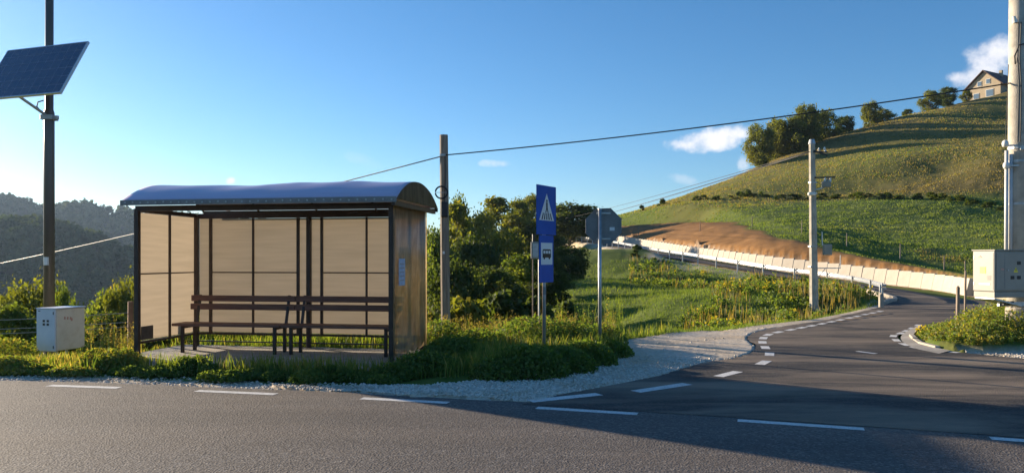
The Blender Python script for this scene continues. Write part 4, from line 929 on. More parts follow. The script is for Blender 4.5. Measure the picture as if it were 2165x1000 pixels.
right_cabinet()

# ------------------------------------------------------------------ fences, stakes and markers
def wire_fence():
    pts = [P(-260, 668, 15.6), P(276, 646, 14.5)]; top = [Vector(p) for p in pts]
    o = empty('wire_fence', (top[1].x, top[1].y, top[1].z-1.2), 0, 'wire fence on a reddish post left of the shelter', 'fence'); L_ = o.location
    for t in top: MB().tube([t-L_-Vector((0, 0, 1.3)), t-L_+Vector((0, 0, .08))], [.06, .05], 7).build('post', M['rust_wood'], o)
    mid = Vector(P(40, 660, 15.05)); 
    for dz in (.13, .31, .40):
        a, b = top[0]-L_-Vector((0, 0, dz)), top[1]-L_-Vector((0, 0, dz))
        MB().tube([a.lerp(b, t)-Vector((0, 0, .05*4*t*(1-t))) for t in np.linspace(0, 1, 13)], .0075, 5).build('wire', M['wire'], o)
wire_fence()
def hill_fence():
    pr = [(1350,500,92),(1480,497,80),(1590,500,74),(1695,520,66),(1790,545,60),(1903,562,56),(1996,580,51),(2040,588,49)]
    p0 = P(*pr[0]); o = empty('stake_fence', (p0[0], p0[1], zat(p0[0], p0[1])), 0, 'row of thin wooden stakes along the grass above soil bank', 'fence')
    tops = []
    for q in pr:
        x, y, _ = P(*q); z = zat(x, y); MB().tube([Vector((x, y, z-.2))-o.location, Vector((x+.02, y, z+1.15))-o.location], [.04, .03], 6).build('stake', M['wood'], o); tops.append(Vector((x, y, z+1.0))-o.location)
hill_fence()
for px, py, Y, h, lab in ((2024, 655, 20, .95, 'short square wooden stake at back of the island'), (2040, 660, 20.5, 1.35, 'taller thin wooden stake at back of the island')):
    x, y, _ = P(px, py, Y); z = zat(x, y); o = empty('wooden_stake', (x, y, z), 0, lab, 'stake'); w = .045 if h > 1 else .07
    MB().bar((0, 0, -.2), (.02, 0, h), w, w).build('stake_shaft', M['wood'], o, bevel=.006); MB().tube([(.02, 0, h), (.02, 0, h+.04)], [w*.6, .01], 4).build('stake_top', M['wood'], o)
x, y, _ = P(1863, 645, 27); z = zat(x, y); o = empty('marker_post', (x, y, z), 0, 'short cream marker post in weeds near the bend', 'marker post')
MB().box((0, 0, .1), (.15, .13, .8)).build('marker_block', M['kerb'], o, bevel=.02); MB().prism([(-.08, -.07, .50), (.08, -.07, .50), (0, -.07, .55)], (0, 0, 0), (0, .14, 0)).build('marker_cap', M['kerb'], o)

# ------------------------------------------------------------------ house on the hilltop
def house():
    x, y, _ = P(2080, 203, 199); z = P(2080, 206, 199)[2]-1.0
    o = empty('hill_house', (x, y, z), 0, 'tan gabled house with dark roof on top of the hill', 'house')
    g = Vector((.5, -.866, 0)); d = Vector((.866, .5, 0)); up = Vector((0, 0, 1)); w, dp, he, ha = 8.3, 10.5, 4.1, 7.9
    q = lambda a, b, c_: g*a+d*b+up*c_
    m = MB(); m.prism([q(-w/2, 0, -1.5), q(w/2, 0, -1.5), q(w/2, 0, he), q(0, 0, ha-.2), q(-w/2, 0, he)], (0, 0, 0), d*dp); m.build('wall', M['house_wall'], o)
    for s in (-1, 1):
        r = MB(); r.prism([q(0, -.6, ha), q(s*(w/2+.8), -.6, he-.55), q(s*(w/2+.8), -.6, he-.35), q(0, -.6, ha+.22)], (0, 0, 0), d*(dp+1.2)); r.build('roof_slope', M['house_roof'], o)
    for a, c_, ww, hh in ((-1.1, 4.1, .9, 1.1), (1.1, 4.4, .9, 1.1), (-1.9, .9, 1.3, 1.3), (1.5, 1.0, 1.7, 1.7)):
        f = MB().box(q(a, -.03, c_+hh/2), (ww+.24, .12, hh+.24), math.atan2(g.y, g.x)).build('window_frame', M['house_frame'], o)
        MB().box(q(a, -.08, c_+hh/2), (ww, .10, hh), math.atan2(g.y, g.x)).build('window_pane', M['house_glass'], f)
    MB().box(q(w/2+.02, 3, 1.8), (.1, 1.2, 1.2), math.atan2(g.y, g.x)).build('window_pane', M['house_glass'], o)
    MB().box(q(1.2, 6, ha-.2), (.7, .7, 1.6), math.atan2(g.y, g.x)).build('chimney', M['house_wall'], o)
house()

# ------------------------------------------------------------------ trees and shrubs
def crown_mesh(name, seed, nleaf, leaf, shape='round', clumps=26):
    """leaves gathered in clumps through a unit-high crown (z 0..1, radius about .5*asp)"""
    rn = np.random.default_rng(seed); cs, cr = [], []
    for i in range(clumps):
        h = rn.random()
        if shape == 'round': rr = .42*math.sqrt(max(0, 1-(2*h-1)**2))*(.45+.6*rn.random())
        elif shape == 'cone': rr = .36*(1-h)**.8*(.3+.7*rn.random())+.02
        elif shape == 'tall': rr = .24*math.sin(math.pi*min(1, .12+h*.88))**.7*(.35+.8*rn.random())
        else: rr = .48*math.sqrt(max(0, 1-h*h))*(.35+.7*rn.random())
        a = rn.random()*6.283; cs.append((rr*math.cos(a), rr*math.sin(a), h*(.92 if shape != 'tall' else .95)+.03)); cr.append((.10 if shape != 'tall' else .085)*(.6+.9*rn.random())*(1.25 if shape in ('round', 'dome') else .9))
    cs, cr = np.array(cs), np.array(cr); k = rn.choice(clumps, nleaf, p=cr**2/np.sum(cr**2))
    d = rn.normal(size=(nleaf, 3)); d /= np.linalg.norm(d, axis=1)[:, None]; r = (rn.random(nleaf)**.45)*(1+.25*rn.normal(size=nleaf).clip(-1, 2))
    ctr = cs[k]+d*(r*cr[k])[:, None]*np.array([1, 1, .45 if shape == 'tall' else .85]); nn = d+np.array([0, 0, .4])
    V, F_ = cards_mesh(ctr, leaf*(.6+.8*rn.random(nleaf)), nn, rn, .45)
    cv = rn.random(clumps); v = np.clip(.55*cv[k]+.5*rn.random(nleaf)-.05, 0, 1)
    return npmesh(name, V, F_, 4, {'v': v}), cs
def trunk_mesh(name, seed, cs, lean=.03, base=.04, h0=-.25, thick=1.0):
    rn = random.Random(seed); m = MB(); top = max(c_[2] for c_ in cs)*.9
    path = [Vector((lean*math.sin(t*3+seed)*t, lean*math.cos(t*2+seed)*t, h0+(top-h0)*t)) for t in np.linspace(0, 1, 8)]
    m.tube(path, [base*thick*(1-.85*t) for t in np.linspace(0, 1, 8)], 7)
    for c_ in list(cs)[::2]:
        c_ = Vector(c_); t = max(.12, min(.9, (c_.z-h0)/(top-h0)-.18)); i = int(t*7); s = path[i].lerp(path[min(i+1, 7)], t*7-i)
        m.tube([s, s.lerp(c_, .5)+Vector((0, 0, .03)), c_], [base*thick*.38*(1-t*.6), base*thick*.22*(1-t*.6), .004], 5)
    return m.mesh(name)
def kind(nm, seed, nl, leaf, shape, clumps, bark, lm, h0=-.25, thick=1.0, base=.035):
    out = []
    for s in range(2):
        cm, cs = crown_mesh(nm+'_crown', seed+s*17, nl, leaf, shape, clumps); cm.materials.append(M[lm])
        tm = trunk_mesh(nm+'_trunk', seed+s, cs, h0=h0, thick=thick, base=base); tm.materials.append(M[bark]); out.append((cm, tm))
    return out
KIND = {'round': kind('round', 1, 13000, .04, 'round', 60, 'trunk', 'leaf_a'), 'gold': kind('gold', 5, 13000, .038, 'round', 60, 'trunk', 'leaf_b'),
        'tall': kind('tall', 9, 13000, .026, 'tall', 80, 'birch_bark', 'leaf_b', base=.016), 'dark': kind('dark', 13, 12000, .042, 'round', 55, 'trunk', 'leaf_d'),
        'cone': kind('cone', 17, 3600, .065, 'cone', 40, 'trunk', 'leaf_d'), 'shrub': kind('shrub', 21, 2600, .10, 'dome', 18, 'trunk', 'leaf_a', h0=-.1, base=.02),
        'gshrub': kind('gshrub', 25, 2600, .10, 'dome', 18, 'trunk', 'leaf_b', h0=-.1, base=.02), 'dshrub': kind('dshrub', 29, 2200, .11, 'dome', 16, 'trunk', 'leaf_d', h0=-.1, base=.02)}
_n = [0]
def tree(name, kd, px, top, wpx, Y, label, group=None, zb=None, cat='tree', bot=None, asp=1.0):
    """crown top at photo row top, about wpx wide, at distance Y; trunk reaches the ground there"""
    x, y, zt = P(px, top, Y); g = zat(x, y) if zb is None else zb; _n[0] += 1; rn = random.Random(_n[0])
    w = wpx/F*Y; hc = (zt-g)*.86 if bot is None else zt-P(px, bot, Y)[2]; low = zt-hc
    o = empty(name, (x, y, g-.1), rn.random()*6.28, label, cat, group)
    cm, tm = KIND[kd][_n[0] % 2]; unit = {'tall': .50, 'cone': .74, 'dome': 1.0}.get(kd, .98)
    c_ = link('crown', cm, None, o); c_.location = (0, 0, low-g+.1); c_.scale = (w/unit, w/unit, hc)
    t = link('trunk', tm, None, o); t.location = (0, 0, low-g+.1); k = max(1.0, (low-g+.3)/(hc*.25)) if 'shrub' not in kd else 1
    t.scale = (w/unit, w/unit, hc)
    if k > 1.05:                        # lengthen the foot of the trunk down to the ground
        MB().tube([(0, 0, -.2), (0, 0, low-g+.1-hc*.15)], [.05*w+.03, .035*w+.03], 7).build('trunk_foot', M['birch_bark' if kd == 'tall' else 'trunk'], o)
    return o
# left of the shelter, in the valley
for a in (('valley_tree', 'gold', 70, 592, 190, 30, 'large rounded tree behind the white utility cabinet, at lamp pole'),
          ('valley_tree', 'round', 140, 612, 70, 27, 'narrow tree just right of the lamp pole behind cabinet'),
          ('valley_tree', 'gold', 268, 586, 100, 25, 'bright tree pressed against the shelter left post'),
          ('valley_tree', 'round', 218, 626, 130, 32, 'rounded tree midway between cabinet and shelter'),
          ('valley_tree', 'round', 20, 655, 150, 21, 'bushy tree lowest at the left edge beside cabinet'),
          ('valley_tree', 'gold', -20, 615, 130, 34, 'tree cut by the left edge of view'),
          ('valley_tree', 'dark', 235, 668, 150, 22, 'dark low tree behind the wire fence left of shelter'),
          ('valley_tree', 'round', 120, 690, 110, 19, 'low dark tree hidden behind the white cabinet'),
          ('valley_tree', 'gold', 365, 600, 150, 26, 'tree standing behind the amber left wall of shelter'),
          ('valley_tree', 'round', 520, 610, 190, 27, 'tree behind the left back panes of shelter'),
          ('valley_tree', 'gold', 700, 605, 180, 26, 'tree behind the right back panes of shelter')): tree(*a)
# right of the shelter
for a in (('slim_tree', 'tall', 962, 432, 120, 60, 'slim yellowish tree just right of the weathered pole'),
          ('slim_tree', 'gold', 1012, 446, 110, 85, 'tree second to the right of the weathered pole'),
          ('slim_tree', 'tall', 1052, 418, 120, 105, 'tall slim tree midway between weathered pole and crossing sign'),
          ('slim_tree', 'tall', 1096, 428, 100, 100, 'slim tree just left of the blue crossing sign'),
          ('slim_tree', 'gold', 1122, 408, 100, 120, 'tallest tree behind the blue crossing sign'),
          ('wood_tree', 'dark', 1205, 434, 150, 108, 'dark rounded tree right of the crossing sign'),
          ('wood_tree', 'round', 1240, 460, 56, 114, 'tree behind the octagonal sign'),
          ('wood_tree', 'round', 968, 432, 90, 86, 'far rounded tree behind the slim yellowish tree'),
          ('wood_tree', 'round', 925, 490, 110, 50, 'tree against the shelter right end'),
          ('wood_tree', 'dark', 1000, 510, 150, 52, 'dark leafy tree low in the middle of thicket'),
          ('wood_tree', 'gold', 1072, 484, 130, 58, 'yellow-green tree left of small metal box'),
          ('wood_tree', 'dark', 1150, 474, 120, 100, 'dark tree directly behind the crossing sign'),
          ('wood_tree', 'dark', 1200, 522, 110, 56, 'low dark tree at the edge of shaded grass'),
          ('wood_tree', 'round', 1105, 545, 140, 40, 'low tree behind the small metal box'),
          ('wood_tree', 'gold', 890, 470, 110, 56, 'yellow-green tree showing past the shelter roof end'),
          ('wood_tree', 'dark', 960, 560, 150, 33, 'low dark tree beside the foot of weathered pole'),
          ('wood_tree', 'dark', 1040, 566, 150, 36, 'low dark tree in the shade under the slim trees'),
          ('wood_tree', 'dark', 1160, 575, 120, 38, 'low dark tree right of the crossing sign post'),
          ('wood_tree', 'round', 800, 560, 160, 30, 'leafy tree hidden behind shelter right half')): tree(*a)
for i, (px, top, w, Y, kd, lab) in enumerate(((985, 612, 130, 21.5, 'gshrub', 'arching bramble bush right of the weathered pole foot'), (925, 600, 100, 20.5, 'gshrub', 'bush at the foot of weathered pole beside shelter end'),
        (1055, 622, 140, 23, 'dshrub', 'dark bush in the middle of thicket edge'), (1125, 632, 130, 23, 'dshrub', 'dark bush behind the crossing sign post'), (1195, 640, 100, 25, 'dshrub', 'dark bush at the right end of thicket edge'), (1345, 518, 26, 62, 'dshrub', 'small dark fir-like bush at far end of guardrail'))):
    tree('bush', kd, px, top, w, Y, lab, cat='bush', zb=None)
# on the ridge
for a in (('ridge_tree', 'gold', 1606, 262, 66, 154, 'leftmost slim tree of the ridge clump', 352), ('ridge_tree', 'gold', 1642, 248, 66, 160, 'second tree from the left in ridge clump', 345),
          ('ridge_tree', 'gold', 1672, 246, 80, 158, 'broad tree left of centre in ridge clump', 330), ('ridge_tree', 'gold', 1702, 218, 70, 160, 'tallest tree of the ridge clump', 318),
          ('ridge_tree', 'gold', 1738, 232, 80, 166, 'dark rounded tree right of centre in ridge clump', 310), ('ridge_tree', 'dark', 1786, 246, 46, 170, 'dark small tree at right end of ridge clump', 290),
          ('ridge_tree', 'gold', 1690, 284, 150, 172, 'dark underwood tree filling the foot of ridge clump', 335), ('ridge_tree', 'round', 1630, 304, 80, 168, 'low dark tree at left foot of ridge clump', 350),
          ('ridge_tree', 'gold', 1842, 214, 42, 174, 'lone pointed tree right of the ridge clump', 274), ('ridge_tree', 'gold', 1866, 230, 52, 176, 'small round tree beside the lone pointed tree', 266),
          ('ridge_tree', 'dark', 1918, 232, 24, 182, 'tiny dark tree midway along skyline to the house', 246), ('ridge_tree', 'gold', 1966, 190, 44, 186, 'left tree of the pair below the house', 238),
          ('ridge_tree', 'dark', 2004, 186, 42, 190, 'dark right tree of the pair below the house', 226), ('ridge_tree', 'gold', 2042, 190, 24, 194, 'small tree nearest the house wall', 216)):
    tree(*a[:7], zb=P(a[2], a[7]+6, a[5])[2], bot=a[7])
# shrubs in the hedge line across the hill
for px, top, w, Y, kd, lab in ((1232, 446, 16, 126, 'dshrub', 'leftmost small bush on the hill skyline'), (1357, 434, 14, 126, 'dshrub', 'second small bush along the hill edge'), (1401, 421, 24, 126, 'dshrub', 'round dark bush alone on the hill edge'),
        (1437, 427, 22, 120, 'dshrub', 'bush right of the round dark bush'), (1456, 428, 18, 119, 'shrub', 'bush at the start of the hedge line'), (1563, 405, 18, 116, 'dshrub', 'left bush of the upright pair in hedge line'), (1582, 402, 26, 115, 'dshrub', 'taller bush of the upright pair in hedge line')):
    x, y, z = P(px, top+30, Y); tree('hill_bush', kd, px, top, w, Y, lab, cat='bush', bot=top+w*1.15, zb=P(px, top+w*1.15, Y)[2])
rr_ = random.Random(5)
for i in range(40):
    px = 1470+i*17+rr_.uniform(-8, 8); Y = np.interp(px, [1400, 1600, 1800, 2000, 2120], [117, 111, 105, 96, 89])+rr_.uniform(-2, 2); x = (px-CX)/F*Y; g = zat(x, Y)
    hh = rr_.uniform(.3, .85); ptop = HY-(g+hh-EYE)/Y*F
    tree('hedge_shrub', rr_.choice(['dshrub', 'shrub', 'shrub']), px, ptop, rr_.uniform(12, 30), Y, 'low dark shrub in the hedge line across the hillside', 'shrubs of the hillside hedge line', zb=g, cat='bush')

# ------------------------------------------------------------------ grass, weeds, gravel
def blades(name, x, y, h, w, v, mt, label, cat='grass', lean=.35, zoff=-.02, seg=True, rn=rng, z=None):
    n = len(x); z = (height(x, y) if z is None else z)+zoff
    a = rn.random(n)*6.283; la = rn.random(n)*6.283; l = lean*h*(rn.random(n)**.7)
    wx, wy = np.cos(a)*w/2, np.sin(a)*w/2; lx, ly = np.cos(la)*l, np.sin(la)*l
    if seg:
        V = np.stack([np.c_[x-wx, y-wy, z], np.c_[x+wx, y+wy, z], np.c_[x+wx*.8+lx*.35, y+wy*.8+ly*.35, z+h*.6], np.c_[x-wx*.8+lx*.35, y-wy*.8+ly*.35, z+h*.6]], 1)
        tip = np.c_[x+lx, y+ly, z+h]
        V = np.concatenate([V, tip[:, None]], 1).reshape(-1, 3); b = np.arange(n)[:, None]*5
        F3 = np.concatenate([b+np.array([[0, 1, 2]]), b+np.array([[0, 2, 3]]), b+np.array([[3, 2, 4]])], 1).reshape(-1, 3); vv = np.repeat(v, 3)
    else:
        V = np.stack([np.c_[x-wx, y-wy, z], np.c_[x+wx, y+wy, z], np.c_[x+lx, y+ly, z+h]], 1).reshape(-1, 3); F3 = np.arange(n*3).reshape(-1, 3); vv = v
    o = link(name, npmesh(name, V, F3, 3, {'v': vv}), M[mt]); tag(o, label, cat, kind='stuff'); return o
def clear_of_roads(x, y, m=.05):
    s = y-edge_y(x); ok = s > .28; sd, d, _, st = road_dist(x, y); ok &= ~(in_poly(x, y, ROADPOLY)) & (d > m)
    return ok
U_ = Vector((math.cos(SA), math.sin(SA))); V_ = Vector((-math.sin(SA), math.cos(SA)))
def shelter_uv(x, y): dx, dy = x-SH.x, y-SH.y; return dx*U_.x+dy*U_.y, dx*V_.x+dy*V_.y
def off_pad(x, y):
    u, v = shelter_uv(x, y); return ~((u > -.3) & (u < SL+.35) & (v > -.85) & (v < SD+.1))
def mounds(px, py, n, rx, ry, rz, leaf, zb=0.0, v0=0.0):
    """leaf cards of one weed mound whose foot is at photo px,py on level ground"""
    x0, y0 = G(px, py); d = rng.normal(size=(n, 3)); d /= np.linalg.norm(d, axis=1)[:, None]; d[:, 2] = np.abs(d[:, 2]); r = .45+.6*rng.random(n)**.6
    ctr = np.c_[x0+d[:, 0]*r*rx, y0+d[:, 1]*r*ry, zb+d[:, 2]*r*rz]
    return ctr, d, leaf*(.5+rng.random(n)), np.clip(v0+rng.random(n)*.75, 0, 1)
def weed_patch(name, specs, mt, label):
    cs = [mounds(*s) for s in specs]; ctr = np.concatenate([k[0] for k in cs]); d = np.concatenate([k[1] for k in cs]); s = np.concatenate([k[2] for k in cs]); v = np.concatenate([k[3] for k in cs])
    V, F_ = cards_mesh(ctr, s, d+np.array([0, 0, .3]), rng, .4, .55); o = link(name, npmesh(name, V, F_, 4, {'v': v}), M[mt]); tag(o, label, 'weeds', kind='stuff')
# dark low weeds in front of the pad
sp = []
for i in range(46):
    px = 268+i*13.2+random.uniform(-6, 6)
    if random.random() < .22: continue
    py = 792+6*math.sin(i*.5)*.4+(px-268)*.018+random.uniform(-5, 6)
    sp.append((px, py, 900, random.uniform(.14, .30), random.uniform(.10, .2), random.uniform(.07, .17)*(1.5 if 370 < px < 450 or px > 820 else 1), .04))
weed_patch('pad_weeds', sp, 'weed', 'dark low weeds along the front of the shelter pad')
sp = []
for px, py, n, rx, ry, rz in ((960, 770, 5200, .55, .5, .42), (900, 790, 3600, .5, .35, .32), (1010, 748, 3200, .6, .6, .42), (1110, 795, 6500, .62, .42, .42), (1180, 785, 5200, .55, .4, .36), (1055, 800, 3000, .4, .3, .3),
                             (1235, 770, 4200, .5, .4, .36), (1285, 752, 3200, .42, .4, .26), (930, 735, 2600, .5, .5, .5), (1130, 745, 5200, .9, .7, .62), (1210, 742, 4200, .7, .6, .52), (1270, 735, 3000, .5, .5, .42)):
    sp.append((px, py, n, rx, ry, rz, .05))
weed_patch('verge_weeds', sp, 'weed', 'mounded green weeds on the verge around the sign posts')
sp = []
for px, py, n, rx, ry, rz in ((20, 782, 2600, .45, .3, .2), (62, 786, 1500, .4, .25, .13), (150, 790, 1600, .4, .2, .10), (215, 776, 2600, .4, .3, .28), (255, 780, 2600, .38, .3, .30), (205, 755, 1600, .3, .4, .25), (10, 752, 1800, .5, .4, .3)):
    sp.append((px, py, n, rx, ry, rz, .045, 0, .42))
weed_patch('lamp_weeds', sp, 'weed', 'yellow-green weeds round the foot of lamp pole and cabinet')
sp = [(300+i*24+random.uniform(-8, 8), random.uniform(705, 722), 700, .35, .3, random.uniform(.2, .42), .05, 0, .1) for i in range(24)]
weed_patch('shelter_back_weeds', sp, 'weed', 'sunlit weeds growing behind the shelter back wall')
# verge grass: blades over the whole strip beyond the main road
def scatter_px(n, x0, x1, y0, y1):
    px = x0+(x1-x0)*rng.random(n); py = y0+(y1-y0)*rng.random(n); Y = EYE*F/(py-HY); return (px-CX)/F*Y, Y
x, y = scatter_px(110000, -120, 1420, 690, 800); ok = clear_of_roads(x, y) & off_pad(x, y) & ~in_poly(x, y, GRAVEL)
ok &= (y-edge_y(x)) > .55+.6*fbm(x, y, 1.3, 3, 91)
dn = fbm(x, y, .8, 3, 93); ok &= rng.random(len(x)) < np.clip(dn*1.7-.35, .05, .8); x, y = x[ok], y[ok]
h = (.10+.26*rng.random(len(x)))*(.6+.9*fbm(x, y, .6, 3, 95)); h = np.where(x > -1.2, h*.9, h); h = np.where(x < -6.2, h*.5, h)
blades('verge_grass', x, y, h, .010+.012*rng.random(len(x)), np.clip(rng.random(len(x))*.85+.25*(fbm(x, y, .5, 2, 97)-.3)+np.where(x < -6, .25, .08), 0, 1), 'grass', 'uneven grass on the verge beyond the main road')
# tall dry stems and seed heads
def stems(n, region, hmin, hmax, name, label, vmin=.55):
    x, y = scatter_px(n, *region); ok = clear_of_roads(x, y) & off_pad(x, y) & ~in_poly(x, y, GRAVEL); x, y = x[ok], y[ok]; n = len(x)
    cl = fbm(x, y, 1.6, 2, 99) > .36; x, y = x[cl], y[cl]; n = len(x); h = hmin+(hmax-hmin)*rng.random(n)**1.6; z = height(x, y)
    la = rng.random(n)*6.283; l = .18*h*rng.random(n)
    m = 14; k = np.repeat(np.arange(n), m); t = .45+.55*rng.random(n*m); s = .02+.03*rng.random(n*m)
    ctr = np.c_[x[k]+np.cos(la[k])*l[k]*t**2+rng.normal(size=n*m)*.018, y[k]+np.sin(la[k])*l[k]*t**2+rng.normal(size=n*m)*.018, z[k]+h[k]*t]
    V, F_ = cards_mesh(ctr, s, rng.normal(size=(n*m, 3)), rng, .2, .4)
    sv = rng.random(n)
    o = link(name+'_heads', npmesh(name+'_heads', V, F_, 4, {'v': sv[k]}), M['dryg' if vmin > .5 else 'grass']); tag(o, label+', seed heads', 'weeds', kind='stuff')
    b = blades(name, x, y, h, .009+.004*rng.random(n), vmin+.4*rng.random(n), 'grass', label, 'weeds', lean=.18, z=z)
stems(2600, (905, 1300, 684, 745), .22, .62, 'tall_dry_grass', 'tall dry grass standing in the sun behind the verge weeds')
stems(170, (1170, 1320, 694, 728), .5, 1.1, 'goldenrod_stems', 'tall yellow-green plants round the octagonal sign post', .3)
stems(260, (186, 300, 715, 765), .3, .8, 'brown_stalks', 'brown dead stalks beside the utility cabinet')
# gravel stones
def stones(n, polyf, smin, smax, name, label):
    x, y = polyf(n); n = len(x); s = smin+(smax-smin)*rng.random(n)**3; z = height(x, y)+s*.25
    ov = np.array([(1,0,0),(-1,0,0),(0,1,0),(0,-1,0),(0,0,1),(0,0,-1)], float); of = np.array([(0,2,4),(2,1,4),(1,3,4),(3,0,4),(2,0,5),(1,2,5),(3,1,5),(0,3,5)])
    q = rng.random(n)*6.283; j = ov[None]*(.65+.7*rng.random((n, 6, 1)))*s[:, None, None]*np.array([1, .8, .6])
    X = j[..., 0]*np.cos(q)[:, None]-j[..., 1]*np.sin(q)[:, None]; Y = j[..., 0]*np.sin(q)[:, None]+j[..., 1]*np.cos(q)[:, None]
    V = np.stack([X+x[:, None], Y+y[:, None], j[..., 2]+z[:, None]], 2).reshape(-1, 3); F3 = (np.arange(n)[:, None, None]*6+of[None]).reshape(-1, 3)
    o = link(name, npmesh(name, V, F3, 3), M['stone']); tag(o, label, 'gravel', kind='stuff')
gp = np.array(GRAVEL)
def in_gravel(n):
    x, y = scatter_px(n, 640, 1780, 672, 852); ok = in_poly(x, y, GRAVEL) & ~in_poly(x, y, ROADPOLY) & ((y-edge_y(x)) > .02) & (rng.random(n) < np.clip((12.6-y)/1.5, .02, 1)); return x[ok], y[ok]
stones(70000, in_gravel, .008, .032, 'loose_gravel', 'loose pale gravel heaped beside the side road')
def in_shoulder(n):
    x, y = scatter_px(n, -40, 1000, 790, 832); s = y-edge_y(x); ok = (s > -.05) & (s < .75) & (rng.random(len(x)) < np.clip(1.1-s*1.1, 0, 1)*np.where(s < .03, .15, 1)); return x[ok], y[ok]
stones(9000, in_shoulder, .008, .03, 'shoulder_gravel', 'small stones strewn along the edge of the main road')
def in_right(n):
    x, y = scatter_px(n, 2040, 2300, 712, 775); ok = ~in_poly(x, y, ROADPOLY) & ~in_poly(x, y, ISLAND); return x[ok], y[ok]
stones(6000, in_right, .008, .03, 'island_gravel', 'small stones on the gravel in front of the island')
def strays(n):
    x, y = scatter_px(n, 1040, 1640, 705, 862); ok = (in_poly(x, y, MOUTH) | in_poly(x, y, ROADPOLY) | ((y-edge_y(x)) < 0)); d = np.minimum(poly_dist(x, y, GRAVEL), 9); ok &= rng.random(n) < np.exp(-d*5)*.6
    return x[ok], y[ok]
stones(9000, strays, .006, .02, 'stray_stones', 'stray stones spilled from the gravel onto the asphalt')
# meadow in the hollow, weeds on the slopes
def scatter_polar(n, p0, p1, r0, r1):
    u = (p0+(p1-p0)*rng.random(n)-CX)/F; Y = np.exp(np.log(r0)+(np.log(r1)-np.log(r0))*rng.random(n)); return u*Y, Y
x, y = scatter_polar(120000, 1120, 1920, 15, 62); ok = clear_of_roads(x, y, .35) & ~in_poly(x, y, GRAVEL); x, y = x[ok], y[ok]
sd, d, _, st = road_dist(x, y); ok = sd < 0; x, y, d, st = x[ok], y[ok], d[ok], st[ok]
sc = np.sqrt(y/25); wl = fbm(x, y, .35, 3, 101)
blades('meadow_grass', x, y, (.06+.10*rng.random(len(x)))*sc*(.6+wl), .02*sc, np.clip(rng.random(len(x))*.65+(wl-.45)*.6, 0, 1), 'grass', 'short green meadow grass in the hollow below the climbing road', seg=False)
def slope_weeds(name, n, test, hmin, hmax, leaf, label, flowers=0, region=(1300, 1920, 17, 60), dens=.42, seed=103, zadd=0, vv=.25):
    x, y = scatter_polar(n, *region); ok = test(x, y); x, y = x[ok], y[ok]
    k_ = fbm(x, y, .9, 3, seed) > dens; x, y = x[k_], y[k_]; n = len(x); z = height(x, y); hh = (hmin+(hmax-hmin)*rng.random(n))*(.5+fbm(x, y, .7, 3, seed+1))
    if name == 'island_weeds': hh = hh*(.35+.65*sstep(0, 1.2, poly_dist(x, y, ISLAND)))
    m = 16; k = np.repeat(np.arange(n), m); d = rng.normal(size=(n*m, 3)); d /= np.linalg.norm(d, axis=1)[:, None]; t = rng.random(n*m)**.7
    ctr = np.c_[x[k]+d[:, 0]*hh[k]*.32, y[k]+d[:, 1]*hh[k]*.32, z[k]+hh[k]*t]
    V, F_ = cards_mesh(ctr, leaf*(.5+rng.random(n*m))*np.sqrt(y[k]/25), d+np.array([0, 0, .5]), rng, .4, .6); pv = rng.random(n)*.7+(.22 if name == 'island_weeds' else 0)
    o = link(name, npmesh(name, V, F_, 4, {'v': np.clip(pv[k]+vv*rng.random(n*m)+.0, 0, 1)}), M['weed']); tag(o, label, 'weeds', kind='stuff')
    if flowers:
        s = rng.random(n) < flowers; s &= fbm(x, y, .6, 2, seed+5) > .45; xs, ys, zs, hs = x[s], y[s], z[s], hh[s]; n = len(xs); m = 10; k = np.repeat(np.arange(n), m)
        ctr = np.c_[xs[k]+rng.normal(size=n*m)*.07, ys[k]+rng.normal(size=n*m)*.07, zs[k]+hs[k]*(.75+.4*rng.random(n*m))]
        V, F_ = cards_mesh(ctr, .065*np.sqrt(ys[k]/22)*(.5+rng.random(n*m)), rng.normal(size=(n*m, 3)), rng, .3); q = link(name+'_flowers', npmesh(name+'_flowers', V, F_, 4, {'v': rng.random(n*m)}), M['flower']); tag(q, 'yellow flower heads among '+label.replace('mixed ', ''), 'flowers', kind='stuff')
def t1(x, y):
    sd, d, _, st = road_dist(x, y); q = fbm(x, y, .3, 3, 107)
    return (sd < 0) & (d > np.where((st > 14) & (st < 18.5), 1.2+3.2*q, .7)) & (((st > 11) & (d < 9+q*6)) | ((st > 6.4) & (st < 11.5) & (d < 1.5+(st-6)*1.6+q*3)))
slope_weeds('slope_weeds', 8000, t1, .12, .5, .10, 'mixed weeds on the slope below the guardrail', .3, (1330, 1920, 19, 62))
x, y = scatter_polar(9000, 1330, 1920, 19, 62); ok = t1(x, y) & (fbm(x, y, .5, 3, 141) > .44); x, y = x[ok], y[ok]; sq = np.sqrt(y/25)
blades('slope_dry_stems', x, y, (.25+.45*rng.random(len(x)))*(.6+.8*fbm(x, y, .4, 2, 143)), .03*sq, rng.random(len(x)), 'dryg', 'dry brown stems among the weeds below the guardrail', 'weeds', lean=.25)
def t2(x, y): return in_poly(x, y, ISLAND) & (np.hypot(x-RP.x, y-RP.y) > .3)
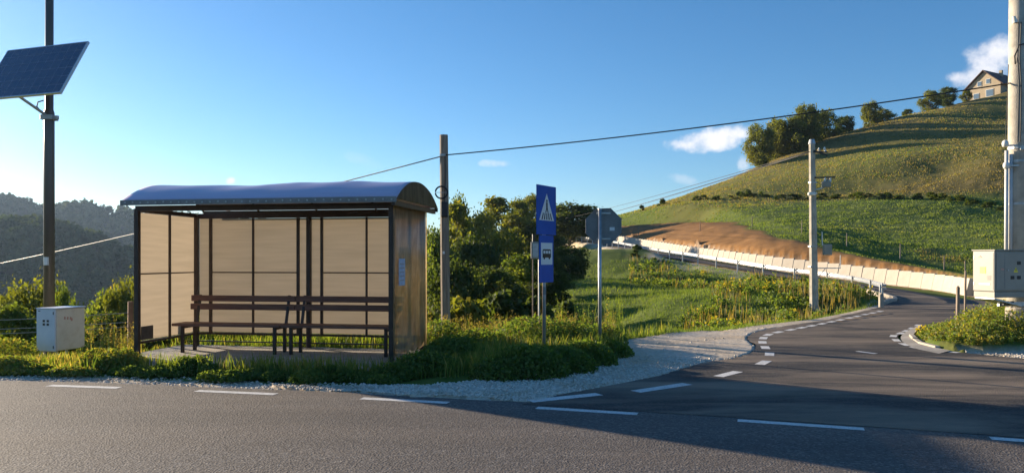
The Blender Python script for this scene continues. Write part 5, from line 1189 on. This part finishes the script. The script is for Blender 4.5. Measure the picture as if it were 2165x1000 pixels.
slope_weeds('island_weeds', 7500, t2, .16, .5, .06, 'flowering weeds covering the roadside island', .75, (1900, 2350, 12.6, 30), .3, 113, vv=.35)
# hillside tufts
x, y = scatter_polar(230000, 1230, 2300, 46, 182); sd, d, _, st = road_dist(x, y); ok = (sd > 0) & (d > 1.2); x, y = x[ok], y[ok]
z, soil, gr, dry = height(x, y, True); ok = (soil < .1); x, y, z, dry = x[ok], y[ok], z[ok], dry[ok]
cl = fbm(x, y, .5, 3, 121); ok = rng.random(len(x)) < np.clip(cl*2-.35, .08, 1); x, y, z, dry, cl = x[ok], y[ok], z[ok], dry[ok], cl[ok]
isd = rng.random(len(x)) < dry; sz = np.sqrt(y/90)
for nm, q, mt, lab, k in (('hill_grass', ~isd, 'grass', 'green grass tufts on the lower hillside', .11), ('hill_dry_grass', isd, 'dryg', 'dry brownish grass tufts on the upper hillside', .15)):
    n = q.sum(); blades(nm, x[q], y[q], (k*.5+k*rng.random(n))*sz[q]*(.5+cl[q]), .14*sz[q], np.clip(.15+.6*rng.random(n)+(fbm(x[q], y[q], .12, 3, 131)-.45)*.8, 0, 1), mt, lab, seg=False, z=z[q])
# distant valley slope behind the shelter: rough grass and scrub
x, y = scatter_polar(40000, -200, 900, 14.2, 60); ok = off_pad(x, y); x, y = x[ok], y[ok]; s_ = np.sqrt(y/20)
blades('valley_grass', x, y, (.15+.3*rng.random(len(x)))*s_, .03*s_, rng.random(len(x))*.9, 'grass', 'rough grass on the slope falling away behind the shelter', seg=False)

# ------------------------------------------------------------------ air
def haze():
    o = MB().box((0, 0, 45), (5400, 5400, 240)).build('haze', None)
    m = bpy.data.materials.new('haze_air'); m.use_nodes = True; N, L = m.node_tree.nodes, m.node_tree.links; N.remove(N['Principled BSDF'])
    v = N.new('ShaderNodeVolumePrincipled'); v.inputs['Color'].default_value = (.50, .70, 1, 1); v.inputs['Density'].default_value = HAZE; v.inputs['Anisotropy'].default_value = .35
    L.new(v.outputs[0], N['Material Output'].inputs['Volume']); o.data.materials.append(m); tag(o, 'thin pale evening haze filling the valley air', 'haze', kind='stuff')
HAZE = .0001
haze()
